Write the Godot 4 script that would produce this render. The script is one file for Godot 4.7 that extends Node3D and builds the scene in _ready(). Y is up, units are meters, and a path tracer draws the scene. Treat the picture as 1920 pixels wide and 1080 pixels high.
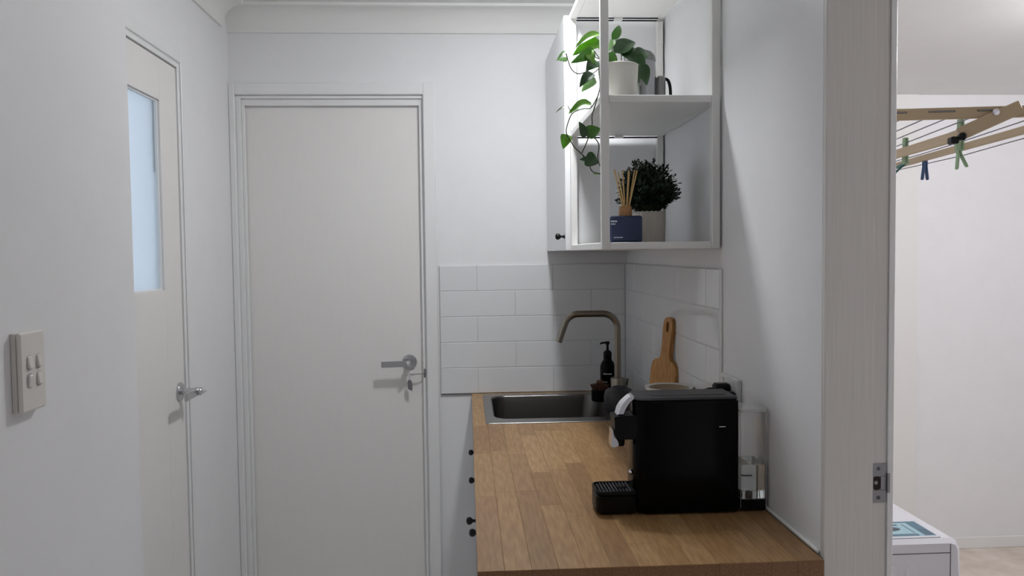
extends Node3D

# A narrow laundry kitchenette: x runs to the right along the back wall (x = 0 is the right wall),
# y is up from the kitchen floor, z runs from the back wall (z = 0) towards the viewer.

var M := {}
var G := {}


func _ready() -> void:
	# ---------------------------------------------------------------- camera, sky, lights, exposure
	var cam := Camera3D.new()
	cam.name = "camera"
	cam.fov = 39.96
	cam.near = 0.02
	cam.far = 60.0
	cam.transform = Transform3D(Basis(Vector3(0.99835, -0.01168, 0.05621), Vector3(0.01412, 0.99896, -0.04329), Vector3(-0.05564, 0.04401, 0.99748)).orthonormalized(), Vector3(-0.6339, 1.4538, 3.1289))
	add_child(cam)
	cam.current = true

	var env := Environment.new()
	env.background_mode = Environment.BG_SKY
	var sky := Sky.new()
	var sm := ProceduralSkyMaterial.new()
	sm.sky_top_color = Color(0.60, 0.68, 0.74)
	sm.sky_horizon_color = Color(0.865, 0.91, 0.97)
	sm.sky_curve = 0.25
	sm.ground_bottom_color = Color(0.62, 0.68, 0.72)
	sm.ground_horizon_color = Color(0.865, 0.91, 0.97)
	sky.sky_material = sm
	env.sky = sky
	env.background_energy_multiplier = 1.8
	env.tonemap_mode = Environment.TONE_MAPPER_LINEAR
	env.tonemap_exposure = 1.07
	env.sdfgi_enabled = true
	env.ssao_enabled = true
	env.ssil_enabled = true
	var we := WorldEnvironment.new()
	we.name = "world_environment"
	we.environment = env
	add_child(we)

	# one dome light on the kitchen ceiling, one in the laundry beyond the doorway, and a weak fill added in the hallway behind
	# (the kitchen dome throws half its light sideways and half of it down, so it is an omni plus a downward disc)
	lamp("kitchen_light", Vector3(-0.392, 2.348, 0.92), 0.03, Color(0.98, 0.988, 1.0), 0.175)
	down_light("kitchen_light_down", Vector3(-0.392, 2.322, 0.92), 0.11, Color(0.98, 0.988, 1.0), 0.70)
	lamp("laundry_light", Vector3(1.75, 2.262, 0.75), 0.03, Color(0.99, 0.982, 1.0), 1.33)
	lamp("hall_fill", Vector3(-0.70, 2.348, 3.75), 0.03, Color(1.0, 0.99, 0.99), 0.03)  # added fill, no lamp is known in the hallway

	materials()
	build_room()
	build_doors()
	build_worktop()
	build_base_cabinets()
	build_sink()
	build_upper()
	build_machine()
	build_counter_things()
	build_shelf_things()
	build_wall_things()
	build_laundry()


func down_light(called: String, at: Vector3, size: float, c: Color, e: float) -> void:
	var l := AreaLight3D.new()
	l.name = called
	l.area_size = Vector2(size, size)
	l.area_normalize_energy = true
	l.light_energy = e
	l.light_color = c
	l.area_range = 14.0
	l.area_attenuation = 2.0
	l.shadow_enabled = true
	l.position = at
	l.rotation.x = -PI / 2
	add_child(l)


func lamp(called: String, at: Vector3, size: float, c: Color, e: float) -> void:
	var l := OmniLight3D.new()
	l.name = called
	l.light_size = size
	l.light_energy = e
	l.light_color = c
	l.omni_range = 14.0
	l.omni_attenuation = 2.0
	l.shadow_enabled = true
	l.position = at
	add_child(l)


# -------------------------------------------------------------------- naming
func tag(o: Node, label := "", category := "", group := "", kind := "") -> Node:
	if label: o.set_meta("label", label)
	if category: o.set_meta("category", category)
	if group: o.set_meta("group", group)
	if kind: o.set_meta("kind", kind)
	return o


func numbered(called: String) -> String:
	if not G.has(called):
		G[called] = 0
		return called
	G[called] += 1
	return "%s_%03d" % [called, G[called]]


func thing(called: String, label: String, category: String, at := Vector3.ZERO, group := "", kind := "") -> Node3D:
	var o := Node3D.new()
	o.name = numbered(called)
	o.position = at
	add_child(o, true)
	tag(o, label, category, group, kind)
	return o


func part(called: String, st: SurfaceTool, m: Material, parent: Node = self) -> MeshInstance3D:
	return part_mesh(called, st.commit(), m, parent)


func part_mesh(called: String, me: Mesh, m: Material, parent: Node = self) -> MeshInstance3D:
	var o := MeshInstance3D.new()
	o.mesh = me
	o.material_override = m
	o.cast_shadow = GeometryInstance3D.SHADOW_CASTING_SETTING_ON
	if parent == self:
		o.name = numbered(called)
	else:
		var n := 0
		var want := called
		while parent.has_node(NodePath(want)):
			n += 1
			want = "%s_%03d" % [called, n]
		o.name = want
	parent.add_child(o, true)
	return o


func struct(called: String, st: SurfaceTool, m: Material, label: String, category: String) -> MeshInstance3D:
	var o := part(called, st, m)
	tag(o, label, category, "", "structure")
	return o


# -------------------------------------------------------------------- mesh helpers
func mb() -> SurfaceTool:
	var st := SurfaceTool.new()
	st.begin(Mesh.PRIMITIVE_TRIANGLES)
	return st


func put(st: SurfaceTool, p: Vector3, n: Vector3, uv := Vector2.ZERO) -> void:
	st.set_normal(n)
	st.set_uv(uv)
	st.add_vertex(p)


func tri(st: SurfaceTool, a: Vector3, b: Vector3, c: Vector3, na: Vector3, nb: Vector3, nc: Vector3) -> void:
	put(st, a, na)
	if (b - a).cross(c - a).dot(na + nb + nc) > 0.0:
		put(st, c, nc)
		put(st, b, nb)
	else:
		put(st, b, nb)
		put(st, c, nc)


func quad(st: SurfaceTool, a: Vector3, b: Vector3, c: Vector3, d: Vector3, n: Vector3) -> void:
	tri(st, a, b, c, n, n, n)
	tri(st, a, c, d, n, n, n)


func box(st: SurfaceTool, c: Vector3, s: Vector3, bev := 0.0015, bas := Basis.IDENTITY) -> void:
	var h := s / 2
	bev = minf(bev, minf(h.x, minf(h.y, h.z)) * 0.9)
	var i := h - Vector3.ONE * bev
	for ax in 3:
		var u := (ax + 1) % 3
		var v := (ax + 2) % 3
		for sg in [-1.0, 1.0]:
			var p := []
			for k in [[-1, -1], [1, -1], [1, 1], [-1, 1]]:
				var q := Vector3.ZERO
				q[ax] = sg * h[ax]
				q[u] = k[0] * i[u]
				q[v] = k[1] * i[v]
				p.append(c + bas * q)
			var n := Vector3.ZERO
			n[ax] = sg
			quad(st, p[0], p[1], p[2], p[3], bas * n)
	if bev <= 0.0:
		return
	for ax in 3:
		var u := (ax + 1) % 3
		var v := (ax + 2) % 3
		for su in [-1.0, 1.0]:
			for sv in [-1.0, 1.0]:
				var p := []
				for k in [[0, -1], [0, 1], [1, 1], [1, -1]]:
					var q := Vector3.ZERO
					q[ax] = k[1] * i[ax]
					q[u] = su * (h[u] if k[0] == 0 else i[u])
					q[v] = sv * (i[v] if k[0] == 0 else h[v])
					p.append(c + bas * q)
				var n := Vector3.ZERO
				n[u] = su
				n[v] = sv
				quad(st, p[0], p[1], p[2], p[3], bas * n.normalized())
	for sx in [-1.0, 1.0]:
		for sy in [-1.0, 1.0]:
			for sz in [-1.0, 1.0]:
				var g := Vector3(sx, sy, sz)
				var n := bas * g.normalized()
				tri(st, c + bas * (g * Vector3(h.x, i.y, i.z)), c + bas * (g * Vector3(i.x, h.y, i.z)), c + bas * (g * Vector3(i.x, i.y, h.z)), n, n, n)


# a box given by its two corners
func span(st: SurfaceTool, a: Vector3, b: Vector3, bev := 0.0015) -> void:
	box(st, (a + b) / 2, (b - a).abs(), bev)


func lathe(st: SurfaceTool, prof: Array, segs := 32, xf := Transform3D.IDENTITY, full := TAU) -> void:
	var ns := []
	for k in prof.size() - 1:
		var d: Vector2 = prof[k + 1] - prof[k]
		ns.append(Vector2(d.y, -d.x).normalized())
	for k in prof.size() - 1:
		var n0: Vector2 = ns[k]
		var n1: Vector2 = ns[k]
		if k > 0 and ns[k - 1].dot(ns[k]) > 0.72:
			n0 = (ns[k - 1] + ns[k]).normalized()
		if k < ns.size() - 1 and ns[k + 1].dot(ns[k]) > 0.72:
			n1 = (ns[k + 1] + ns[k]).normalized()
		var p0: Vector2 = prof[k]
		var p1: Vector2 = prof[k + 1]
		for j in segs:
			var a := full * j / segs
			var b := full * (j + 1) / segs
			var ca := Vector3(cos(a), 0, sin(a))
			var cb := Vector3(cos(b), 0, sin(b))
			var up := Vector3.UP
			var q := [ca * p0.x + up * p0.y, cb * p0.x + up * p0.y, cb * p1.x + up * p1.y, ca * p1.x + up * p1.y]
			var m := [ca * n0.x + up * n0.y, cb * n0.x + up * n0.y, cb * n1.x + up * n1.y, ca * n1.x + up * n1.y]
			for e in 4:
				q[e] = xf * q[e]
				m[e] = (xf.basis * m[e]).normalized()
			if p0.x > 1e-6:
				tri(st, q[0], q[1], q[2], m[0], m[1], m[2])
			if p1.x > 1e-6:
				tri(st, q[0], q[2], q[3], m[0], m[2], m[3])


# polygon in x-y, pulled along +z from 0 to depth, then placed with xf; soft = the edge angle that is smoothed; bev = chamfer of the two ends
func extrude(st: SurfaceTool, poly: PackedVector2Array, depth: float, xf := Transform3D.IDENTITY, soft := 0.72, bev := 0.0) -> void:
	if not Geometry2D.is_polygon_clockwise(poly):
		poly = poly.duplicate()
		poly.reverse()
	var inner := poly
	if bev > 0.0:
		var off := Geometry2D.offset_polygon(poly, -bev, Geometry2D.JOIN_MITER)
		if off.size() == 1 and off[0].size() == poly.size():
			inner = off[0]
			if not Geometry2D.is_polygon_clockwise(inner):
				inner.reverse()
			var best := 0
			for k in inner.size():
				if inner[k].distance_to(poly[0]) < inner[best].distance_to(poly[0]):
					best = k
			var turned := PackedVector2Array()
			for k in inner.size():
				turned.append(inner[(best + k) % inner.size()])
			inner = turned
		else:
			bev = 0.0
	var idx := Geometry2D.triangulate_polygon(inner)
	for e in [0.0, depth]:
		var n := xf.basis * Vector3(0, 0, -1.0 if e == 0.0 else 1.0)
		n = n.normalized()
		for t in range(0, idx.size(), 3):
			var a := xf * Vector3(inner[idx[t]].x, inner[idx[t]].y, e)
			var b := xf * Vector3(inner[idx[t + 1]].x, inner[idx[t + 1]].y, e)
			var c := xf * Vector3(inner[idx[t + 2]].x, inner[idx[t + 2]].y, e)
			tri(st, a, b, c, n, n, n)
	var nn := poly.size()
	var ns := []
	for k in nn:
		var d := poly[(k + 1) % nn] - poly[k]
		ns.append(Vector2(-d.y, d.x).normalized())
	var probe: Vector2 = (poly[0] + poly[1]) / 2 + ns[0] * 1e-5
	if Geometry2D.is_point_in_polygon(probe, poly):
		for k in nn:
			ns[k] = -ns[k]
	for k in nn:
		var p: Vector2 = ns[(k - 1 + nn) % nn]
		var m: Vector2 = ns[k]
		var q: Vector2 = ns[(k + 1) % nn]
		var n0 := (p + m).normalized() if p.dot(m) > soft else m
		var n1 := (q + m).normalized() if q.dot(m) > soft else m
		var a := poly[k]
		var b := poly[(k + 1) % nn]
		var w0 := (xf.basis * Vector3(n0.x, n0.y, 0)).normalized()
		var w1 := (xf.basis * Vector3(n1.x, n1.y, 0)).normalized()
		var z0 := bev
		var z1 := depth - bev
		tri(st, xf * Vector3(a.x, a.y, z0), xf * Vector3(b.x, b.y, z0), xf * Vector3(b.x, b.y, z1), w0, w1, w1)
		tri(st, xf * Vector3(a.x, a.y, z0), xf * Vector3(b.x, b.y, z1), xf * Vector3(a.x, a.y, z1), w0, w1, w0)
		if bev > 0.0:
			var ia := inner[k]
			var ib := inner[(k + 1) % nn]
			for e in [[z0, 0.0, -1.0], [z1, depth, 1.0]]:
				var v0 := (xf.basis * Vector3(n0.x, n0.y, e[2])).normalized()
				var v1 := (xf.basis * Vector3(n1.x, n1.y, e[2])).normalized()
				tri(st, xf * Vector3(a.x, a.y, e[0]), xf * Vector3(b.x, b.y, e[0]), xf * Vector3(ib.x, ib.y, e[1]), v0, v1, v1)
				tri(st, xf * Vector3(a.x, a.y, e[0]), xf * Vector3(ib.x, ib.y, e[1]), xf * Vector3(ia.x, ia.y, e[1]), v0, v1, v0)


func rounded(w: float, h: float, r: float, k := 6) -> PackedVector2Array:
	var p := PackedVector2Array()
	for c in [[1, 1, 0.0], [-1, 1, PI / 2], [-1, -1, PI], [1, -1, 1.5 * PI]]:
		for j in k + 1:
			var a: float = c[2] + PI / 2 * j / k
			p.append(Vector2(c[0] * (w / 2 - r) + r * cos(a), c[1] * (h / 2 - r) + r * sin(a)))
	return p


# turns a polygon in x-y into one lying flat in x-z (pulled upwards)
func flat(at: Vector3) -> Transform3D:
	return Transform3D(Basis(Vector3(1, 0, 0), Vector3(0, 0, -1), Vector3(0, 1, 0)), at)


func tube(st: SurfaceTool, pts: Array, rad, segs := 10, caps := true) -> void:
	var n := pts.size()
	var up := Vector3(0.31, 0.77, 0.55)
	var rings := []
	for k in n:
		var t: Vector3 = (pts[mini(k + 1, n - 1)] - pts[maxi(k - 1, 0)]).normalized()
		var s := up.cross(t)
		if s.length() < 0.05:
			s = Vector3(1, 0.2, 0).cross(t)
		s = s.normalized()
		var b := t.cross(s).normalized()
		up = b
		var r: float = rad[k] if rad is Array else rad
		var ring := []
		for j in segs:
			var a := TAU * j / segs
			var d := s * cos(a) + b * sin(a)
			ring.append([pts[k] + d * r, d])
		rings.append(ring)
	for k in n - 1:
		for j in segs:
			var j2 := (j + 1) % segs
			var a = rings[k][j]
			var b = rings[k][j2]
			var c = rings[k + 1][j2]
			var d = rings[k + 1][j]
			tri(st, a[0], b[0], c[0], a[1], b[1], c[1])
			tri(st, a[0], c[0], d[0], a[1], c[1], d[1])
	if caps:
		for e in [0, n - 1]:
			var d: Vector3 = (pts[0] - pts[1]).normalized() if e == 0 else (pts[n - 1] - pts[n - 2]).normalized()
			for j in segs:
				tri(st, pts[e], rings[e][j][0], rings[e][(j + 1) % segs][0], d, d, d)


func curve(pts: Array, steps := 24) -> Array:
	var c := Curve3D.new()
	for k in pts.size():
		var h := Vector3.ZERO
		if k > 0 and k < pts.size() - 1:
			h = (pts[k + 1] - pts[k - 1]) * 0.17
		c.add_point(pts[k], -h, h)
	var out := []
	var total := c.get_baked_length()
	for k in steps + 1:
		out.append(c.sample_baked(total * k / steps, true))
	return out


func ball(st: SurfaceTool, c: Vector3, r: float, sq := Vector3.ONE, segs := 20) -> void:
	var prof := []
	for k in 13:
		var a := -PI / 2 + PI * k / 12
		prof.append(Vector2(maxf(0.0, cos(a)) * r, sin(a) * r))
	lathe(st, prof, segs, Transform3D(Basis.from_scale(sq), c))


# local y of the shape points along d
func along(d: Vector3, at: Vector3) -> Transform3D:
	var y := d.normalized()
	var x := Vector3(0.13, 0.2, 0.97).cross(y).normalized()
	return Transform3D(Basis(x, y, x.cross(y)), at)


# -------------------------------------------------------------------- materials
func mat(called: String, c: Color, rough := 0.5, metal := 0.0) -> StandardMaterial3D:
	var m := StandardMaterial3D.new()
	m.resource_name = called
	m.albedo_color = c
	m.roughness = rough
	m.metallic = metal
	m.cull_mode = BaseMaterial3D.CULL_DISABLED
	M[called] = m
	return m


func noise_tex(seed_: int, freq: float, lo: Color, hi: Color, oct := 4, size := 512, normal := false) -> NoiseTexture2D:
	var f := FastNoiseLite.new()
	f.seed = seed_
	f.noise_type = FastNoiseLite.TYPE_SIMPLEX_SMOOTH
	f.frequency = freq
	f.fractal_octaves = oct
	var t := NoiseTexture2D.new()
	t.width = size
	t.height = size
	t.seamless = true
	t.noise = f
	if normal:
		t.as_normal_map = true
		t.bump_strength = 3.0
	else:
		var g := Gradient.new()
		g.set_color(0, lo)
		g.set_color(1, hi)
		t.color_ramp = g
	return t


func tri_map(m: StandardMaterial3D, t: Texture2D, sc: Vector3, off := Vector3.ZERO) -> void:
	m.albedo_texture = t
	m.uv1_triplanar = true
	m.uv1_scale = sc
	m.uv1_offset = off


func materials() -> void:
	var mottle := noise_tex(3, 0.012, Color(0.988, 0.988, 0.988), Color(1, 1, 1), 4)
	var wall := mat("wall_paint", Color(0.94, 0.94, 0.945), 0.62)
	tri_map(wall, mottle, Vector3(0.7, 0.7, 0.7))
	var ceil_m := mat("ceiling_paint", Color(0.935, 0.935, 0.93), 0.8)
	tri_map(ceil_m, mottle, Vector3(0.6, 0.6, 0.6))
	mat("cornice_paint", Color(0.93, 0.93, 0.92), 0.6)
	var brush := noise_tex(8, 0.02, Color(0.994, 0.994, 0.993), Color(1, 1, 1), 3)
	var door := mat("door_paint", Color(0.93, 0.92, 0.91), 0.45)
	tri_map(door, brush, Vector3(6.0, 0.5, 6.0))
	mat("trim_paint", Color(0.93, 0.93, 0.93), 0.38)
	var jamb := mat("jamb_paint", Color(0.89, 0.875, 0.855), 0.45)
	tri_map(jamb, noise_tex(21, 0.03, Color(0.955, 0.955, 0.95), Color(1, 1, 1), 3), Vector3(14.0, 0.25, 14.0))
	mat("tile_glaze", Color(0.90, 0.905, 0.91), 0.07)
	mat("grout", Color(0.82, 0.82, 0.82), 0.7)
	mat("silicone", Color(0.96, 0.96, 0.95), 0.35)
	mat("pot_steel", Color(0.62, 0.62, 0.63), 0.2, 1.0)
	mat("pot_steel_dull", Color(0.50, 0.50, 0.50), 0.4, 0.6)
	mat("cream_paint", Color(0.925, 0.923, 0.912), 0.5)
	mat("cabinet_white", Color(0.93, 0.93, 0.935), 0.38)
	mat("shelf_white", Color(0.93, 0.925, 0.915), 0.42)
	mat("gap_shade", Color(0.09, 0.09, 0.12), 0.6)
	mat("black_metal", Color(0.045, 0.045, 0.05), 0.35, 0.2)
	mat("black_plastic", Color(0.03, 0.03, 0.033), 0.35).metallic_specular = 0.3
	mat("black_gloss", Color(0.018, 0.018, 0.02), 0.16).metallic_specular = 0.22
	mat("machine_top", Color(0.16, 0.16, 0.18), 0.42)
	mat("chrome", Color(0.90, 0.90, 0.92), 0.2, 1.0)
	mat("satin_chrome", Color(0.78, 0.78, 0.79), 0.24, 1.0)
	mat("steel", Color(0.60, 0.59, 0.58), 0.30, 1.0)
	mat("bowl_steel", Color(0.46, 0.45, 0.44), 0.34, 1.0)
	mat("gunmetal", Color(0.56, 0.53, 0.485), 0.30, 1.0)
	mat("plate_metal", Color(0.56, 0.56, 0.57), 0.4, 0.9)
	mat("recess_brown", Color(0.16, 0.12, 0.09), 0.8)
	mat("switch_plastic", Color(0.90, 0.885, 0.86), 0.32)
	mat("outlet_plastic", Color(0.88, 0.88, 0.88), 0.3)
	mat("pot_white", Color(0.80, 0.79, 0.76), 0.5)
	mat("pot_cream", Color(0.80, 0.77, 0.73), 0.6)
	mat("soil", Color(0.13, 0.09, 0.06), 0.95)
	var lt := noise_tex(31, 0.03, Color(0.78, 0.84, 0.74), Color(1, 1, 1), 3, 256)
	for k in 4:
		var c: Color = [Color(0.20, 0.33, 0.18), Color(0.32, 0.49, 0.20), Color(0.46, 0.64, 0.24), Color(0.68, 0.78, 0.62)][k]
		var m := mat("leaf_%d" % k, c, 0.30)
		tri_map(m, lt, Vector3(20, 20, 20))
		m.backlight_enabled = true
		m.backlight = [Color(0.10, 0.22, 0.06), Color(0.27, 0.44, 0.10), Color(0.50, 0.70, 0.18), Color(0.46, 0.60, 0.38)][k]
	mat("stem_green", Color(0.19, 0.24, 0.13), 0.6)
	var needle := mat("needle_green", Color(0.11, 0.20, 0.13), 0.5)
	needle.backlight_enabled = true
	needle.backlight = Color(0.02, 0.05, 0.02)
	mat("navy", Color(0.13, 0.18, 0.31), 0.45)
	mat("print_white", Color(0.85, 0.87, 0.9), 0.6)
	var lw := mat("light_wood", Color(0.72, 0.54, 0.36), 0.6)
	tri_map(lw, noise_tex(41, 0.03, Color(0.85, 0.80, 0.74), Color(1, 1, 1), 4, 256), Vector3(30, 3, 30))
	mat("reed", Color(0.84, 0.70, 0.48), 0.7)
	var bw := mat("board_wood", Color(0.82, 0.63, 0.38), 0.5)
	tri_map(bw, noise_tex(43, 0.02, Color(0.72, 0.62, 0.5), Color(1, 1, 1), 5, 512), Vector3(14, 1.6, 14))
	mat("ceramic_white", Color(0.88, 0.88, 0.86), 0.15)
	mat("ceramic_sand", Color(0.62, 0.55, 0.45), 0.5)
	mat("charcoal", Color(0.20, 0.20, 0.215), 0.55)
	mat("bristle_brown", Color(0.40, 0.26, 0.20), 0.9)
	mat("rack_beige", Color(0.70, 0.62, 0.50), 0.5)
	mat("wire_grey", Color(0.52, 0.53, 0.56), 0.45)
	mat("slot_dark", Color(0.34, 0.27, 0.20), 0.8)
	mat("peg_sage", Color(0.56, 0.67, 0.53), 0.45)
	mat("peg_blue", Color(0.16, 0.27, 0.42), 0.45)
	mat("peg_teal", Color(0.24, 0.42, 0.42), 0.45)
	mat("washer_white", Color(0.86, 0.86, 0.88), 0.35)
	mat("washer_shade", Color(0.70, 0.70, 0.72), 0.4)
	mat("seam", Color(0.36, 0.36, 0.38), 0.7)
	mat("sticker_pale", Color(0.62, 0.76, 0.80), 0.4)
	mat("sticker_teal", Color(0.30, 0.45, 0.52), 0.4)
	mat("sticker_dark", Color(0.20, 0.28, 0.33), 0.4)
	var conc := mat("concrete", Color(0.93, 0.89, 0.85), 0.85)
	tri_map(conc, noise_tex(61, 0.02, Color(0.88, 0.86, 0.84), Color(1, 1, 1), 5), Vector3(0.5, 0.5, 0.5))
	mat("floor_tile", Color(0.90, 0.89, 0.875), 0.4)
	# oak staves: six tones over one grain picture, each shifted
	var grain := noise_tex(71, 0.018, Color(0.82, 0.77, 0.71), Color(1, 1, 1), 5, 512)
	var tones := [Color(0.675, 0.535, 0.365), Color(0.715, 0.575, 0.40), Color(0.63, 0.49, 0.325), Color(0.735, 0.60, 0.425), Color(0.66, 0.52, 0.36), Color(0.69, 0.55, 0.375)]
	for k in tones.size():
		var m := mat("oak_%d" % k, tones[k], 0.42)
		tri_map(m, grain, Vector3(9.0, 9.0, 1.1), Vector3(0.37 * k, 0.21 * k, 0.63 * k))
	var eg := mat("oak_end_grain", Color(0.56, 0.41, 0.28), 0.5)  # end grain tone, deepened for the shade on the worktop's front edge
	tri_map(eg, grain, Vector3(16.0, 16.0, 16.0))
	var fg := mat("frosted_glass", Color(0.95, 0.965, 0.985, 0.04), 0.55)
	fg.refraction_enabled = true
	fg.refraction_scale = 0.05
	var cl := mat("clear_plastic", Color(0.93, 0.95, 0.95, 0.07), 0.05)
	cl.transparency = BaseMaterial3D.TRANSPARENCY_ALPHA
	var cl2 := mat("clear_edge", Color(0.86, 0.88, 0.88, 0.38), 0.05)
	cl2.transparency = BaseMaterial3D.TRANSPARENCY_ALPHA
	var wa := mat("water", Color(0.95, 0.97, 0.97, 0.02), 0.0)
	wa.refraction_enabled = true
	wa.refraction_scale = 0.033
	var lamp := mat("lamp_glow", Color(0.95, 0.95, 0.95), 0.5)
	lamp.emission_enabled = true
	lamp.emission = Color(1, 0.985, 0.97)
	lamp.emission_energy_multiplier = 1.2


# loops of equally many points, joined one after another; the side whose normals point away from the loops' middle is shown when out is true
func loft(st: SurfaceTool, loops: Array, out := true) -> void:
	var n: int = loops[0].size()
	var norms := []
	var best := 0.0
	var sgn := 1.0
	for i in loops.size():
		var row := []
		var mid := Vector3.ZERO
		for p in loops[i]:
			mid += p / n
		for k in n:
			var ar: Vector3 = loops[i][(k + 1) % n] - loops[i][(k - 1 + n) % n]
			var al: Vector3 = loops[mini(i + 1, loops.size() - 1)][k] - loops[maxi(i - 1, 0)][k]
			var m := ar.cross(al).normalized()
			row.append(m)
			var d: float = m.dot((loops[i][k] - mid).normalized())
			if absf(d) > best:
				best = absf(d)
				sgn = signf(d) * (1.0 if out else -1.0)
		norms.append(row)
	for i in loops.size() - 1:
		for k in n:
			var k2 := (k + 1) % n
			tri(st, loops[i][k], loops[i][k2], loops[i + 1][k2], norms[i][k] * sgn, norms[i][k2] * sgn, norms[i + 1][k2] * sgn)
			tri(st, loops[i][k], loops[i + 1][k2], loops[i + 1][k], norms[i][k] * sgn, norms[i + 1][k2] * sgn, norms[i + 1][k] * sgn)


func ring_of(poly: PackedVector2Array, y: float, cx: float, cz: float) -> PackedVector3Array:
	var p := PackedVector3Array()
	for v in poly:
		p.append(Vector3(cx + v.x, y, cz + v.y))
	return p


func cap(st: SurfaceTool, ring: PackedVector3Array, n: Vector3) -> void:
	var mid := Vector3.ZERO
	for p in ring:
		mid += p / ring.size()
	for k in ring.size():
		tri(st, mid, ring[k], ring[(k + 1) % ring.size()], n, n, n)


# -------------------------------------------------------------------- the setting
func build_room() -> void:
	var w := mb()
	span(w, Vector3(-1.66, 0, -0.12), Vector3(-1.517, 2.43, 0), 0)
	span(w, Vector3(-0.798, 0, -0.12), Vector3(0, 2.43, 0), 0)
	span(w, Vector3(-1.517, 2.072, -0.12), Vector3(-0.798, 2.43, 0), 0)
	var back := struct("wall_back", w, M.wall_paint, "white painted back wall with the plain flush door and tiled splashback", "wall")
	var gt := mb()
	span(gt, Vector3(-0.745, 0.9005, 0), Vector3(-0.0005, 1.408, 0.0066), 0.0005)
	part("grout", gt, M.grout, back)
	for row in 5:
		var y0 := 0.9015 + row * 0.1015
		var cuts := [-0.745, -0.598, -0.2965, -0.0085] if row % 2 == 0 else [-0.745, -0.447, -0.1455, -0.0085]
		for k in cuts.size() - 1:
			var t := mb()
			span(t, Vector3(cuts[k] + 0.0011, y0, 0.0005), Vector3(cuts[k + 1] - 0.0011, y0 + 0.0995, 0.008), 0.0013)
			part("tile", t, M.tile_glaze, back)
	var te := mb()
	span(te, Vector3(-0.745, 0.8955, 0.0), Vector3(-0.626, 0.9, 0.006), 0.0004)  # grey strip painted in for the shadow gap below the tile edge
	part("tile_edge_strip", te, M.plate_metal, back)

	w = mb()
	span(w, Vector3(0, -0.34, -1.35), Vector3(0.12, 2.43, 1.744), 0)
	span(w, Vector3(0, 2.05, 1.744), Vector3(0.12, 2.43, 2.6), 0)
	span(w, Vector3(0, -0.34, 1.744), Vector3(0.12, 0.0, 2.6), 0)
	span(w, Vector3(0, -0.34, 2.6), Vector3(0.12, 2.43, 4.3), 0)
	var right := struct("wall_right", w, M.wall_paint, "white painted right wall above the worktop, ending at the open doorway", "wall")
	gt = mb()
	span(gt, Vector3(-0.0066, 0.9005, 0.007), Vector3(0, 1.408, 1.187), 0.0005)
	part("grout", gt, M.grout, right)
	for row in 5:
		var y0 := 0.9015 + row * 0.1015
		var cuts := [0.0085, 0.170, 0.472, 0.774, 1.0755, 1.187] if row % 2 == 0 else [0.0085, 0.325, 0.627, 0.9285, 1.187]
		for k in cuts.size() - 1:
			var t := mb()
			span(t, Vector3(-0.008, y0, cuts[k] + 0.0011), Vector3(-0.0005, y0 + 0.0993, cuts[k + 1] - 0.0010), 0.0013)
			part("tile", t, M.tile_glaze, right)
	var bead := mb()
	span(bead, Vector3(-0.0075, 0.9, 1.187), Vector3(0, 1.408, 1.192), 0.002)
	part("tile_edge_strip", bead, M.silicone, right)
	bead = mb()
	span(bead, Vector3(-0.0065, 0.9003, 1.195), Vector3(0, 0.9085, 1.742), 0.0025)
	part("silicone_bead", bead, M.silicone, right)

	w = mb()
	span(w, Vector3(-1.66, 0, 0), Vector3(-1.54, 2.43, 0.530), 0)
	span(w, Vector3(-1.66, 0, 1.388), Vector3(-1.54, 2.43, 1.597), 0)
	span(w, Vector3(-1.66, 2.066, 0.530), Vector3(-1.54, 2.43, 1.388), 0)
	struct("wall_left", w, M.wall_paint, "white left wall holding the door with the frosted pane", "wall")
	w = mb()
	span(w, Vector3(-1.66, 0, 1.597), Vector3(-1.263, 2.43, 1.70), 0)
	span(w, Vector3(-1.38, 0, 1.70), Vector3(-1.263, 2.43, 4.3), 0)
	struct("wall_front_left", w, M.wall_paint, "near white wall at the left carrying the four-gang light switch", "wall")
	w = mb()
	span(w, Vector3(-1.263, 0, 4.18), Vector3(0, 2.43, 4.3), 0)
	struct("wall_front", w, M.wall_paint, "white wall behind the viewer closing the hallway", "wall")
	w = mb()
	span(w, Vector3(-1.66, 2.40, -0.12), Vector3(0.12, 2.46, 4.3), 0)
	struct("ceiling", w, M.ceiling_paint, "flat white kitchen ceiling", "ceiling")
	w = mb()
	span(w, Vector3(-1.66, -0.06, -0.12), Vector3(0.0, 0, 4.3), 0)
	struct("floor", w, M.floor_tile, "grey kitchen floor below the frame", "floor")

	# coved cornices
	var prof := PackedVector2Array([Vector2(0, 0), Vector2(0.010, 0), Vector2(0.012, 0.006)])
	for k in range(1, 12):
		var a := PI / 2 * k / 12
		prof.append(Vector2(0.086 - 0.074 * cos(a), 0.006 + 0.074 * sin(a)))
	prof.append_array([Vector2(0.086, 0.080), Vector2(0.090, 0.082), Vector2(0.090, 0.092), Vector2(0, 0.092)])
	var c := mb()
	extrude(c, prof, 1.54, Transform3D(Basis(Vector3(0, 0, 1), Vector3.UP, Vector3(1, 0, 0)), Vector3(-1.54, 2.3078, 0)))
	struct("trim_1", c, M.cornice_paint, "coved white cornice along the top of the back wall", "cornice")
	c = mb()
	extrude(c, prof, 1.507, Transform3D(Basis(Vector3(1, 0, 0), Vector3.UP, Vector3(0, 0, 1)), Vector3(-1.54, 2.3078, 0.09)))
	struct("trim_2", c, M.cornice_paint, "coved white cornice along the top of the left wall", "cornice")
	c = mb()
	extrude(c, prof, 4.0, Transform3D(Basis(Vector3(-1, 0, 0), Vector3.UP, Vector3(0, 0, 1)), Vector3(0, 2.3078, 0.09)))
	struct("trim_3", c, M.cornice_paint, "coved white cornice along the top of the right wall", "cornice")

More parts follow.
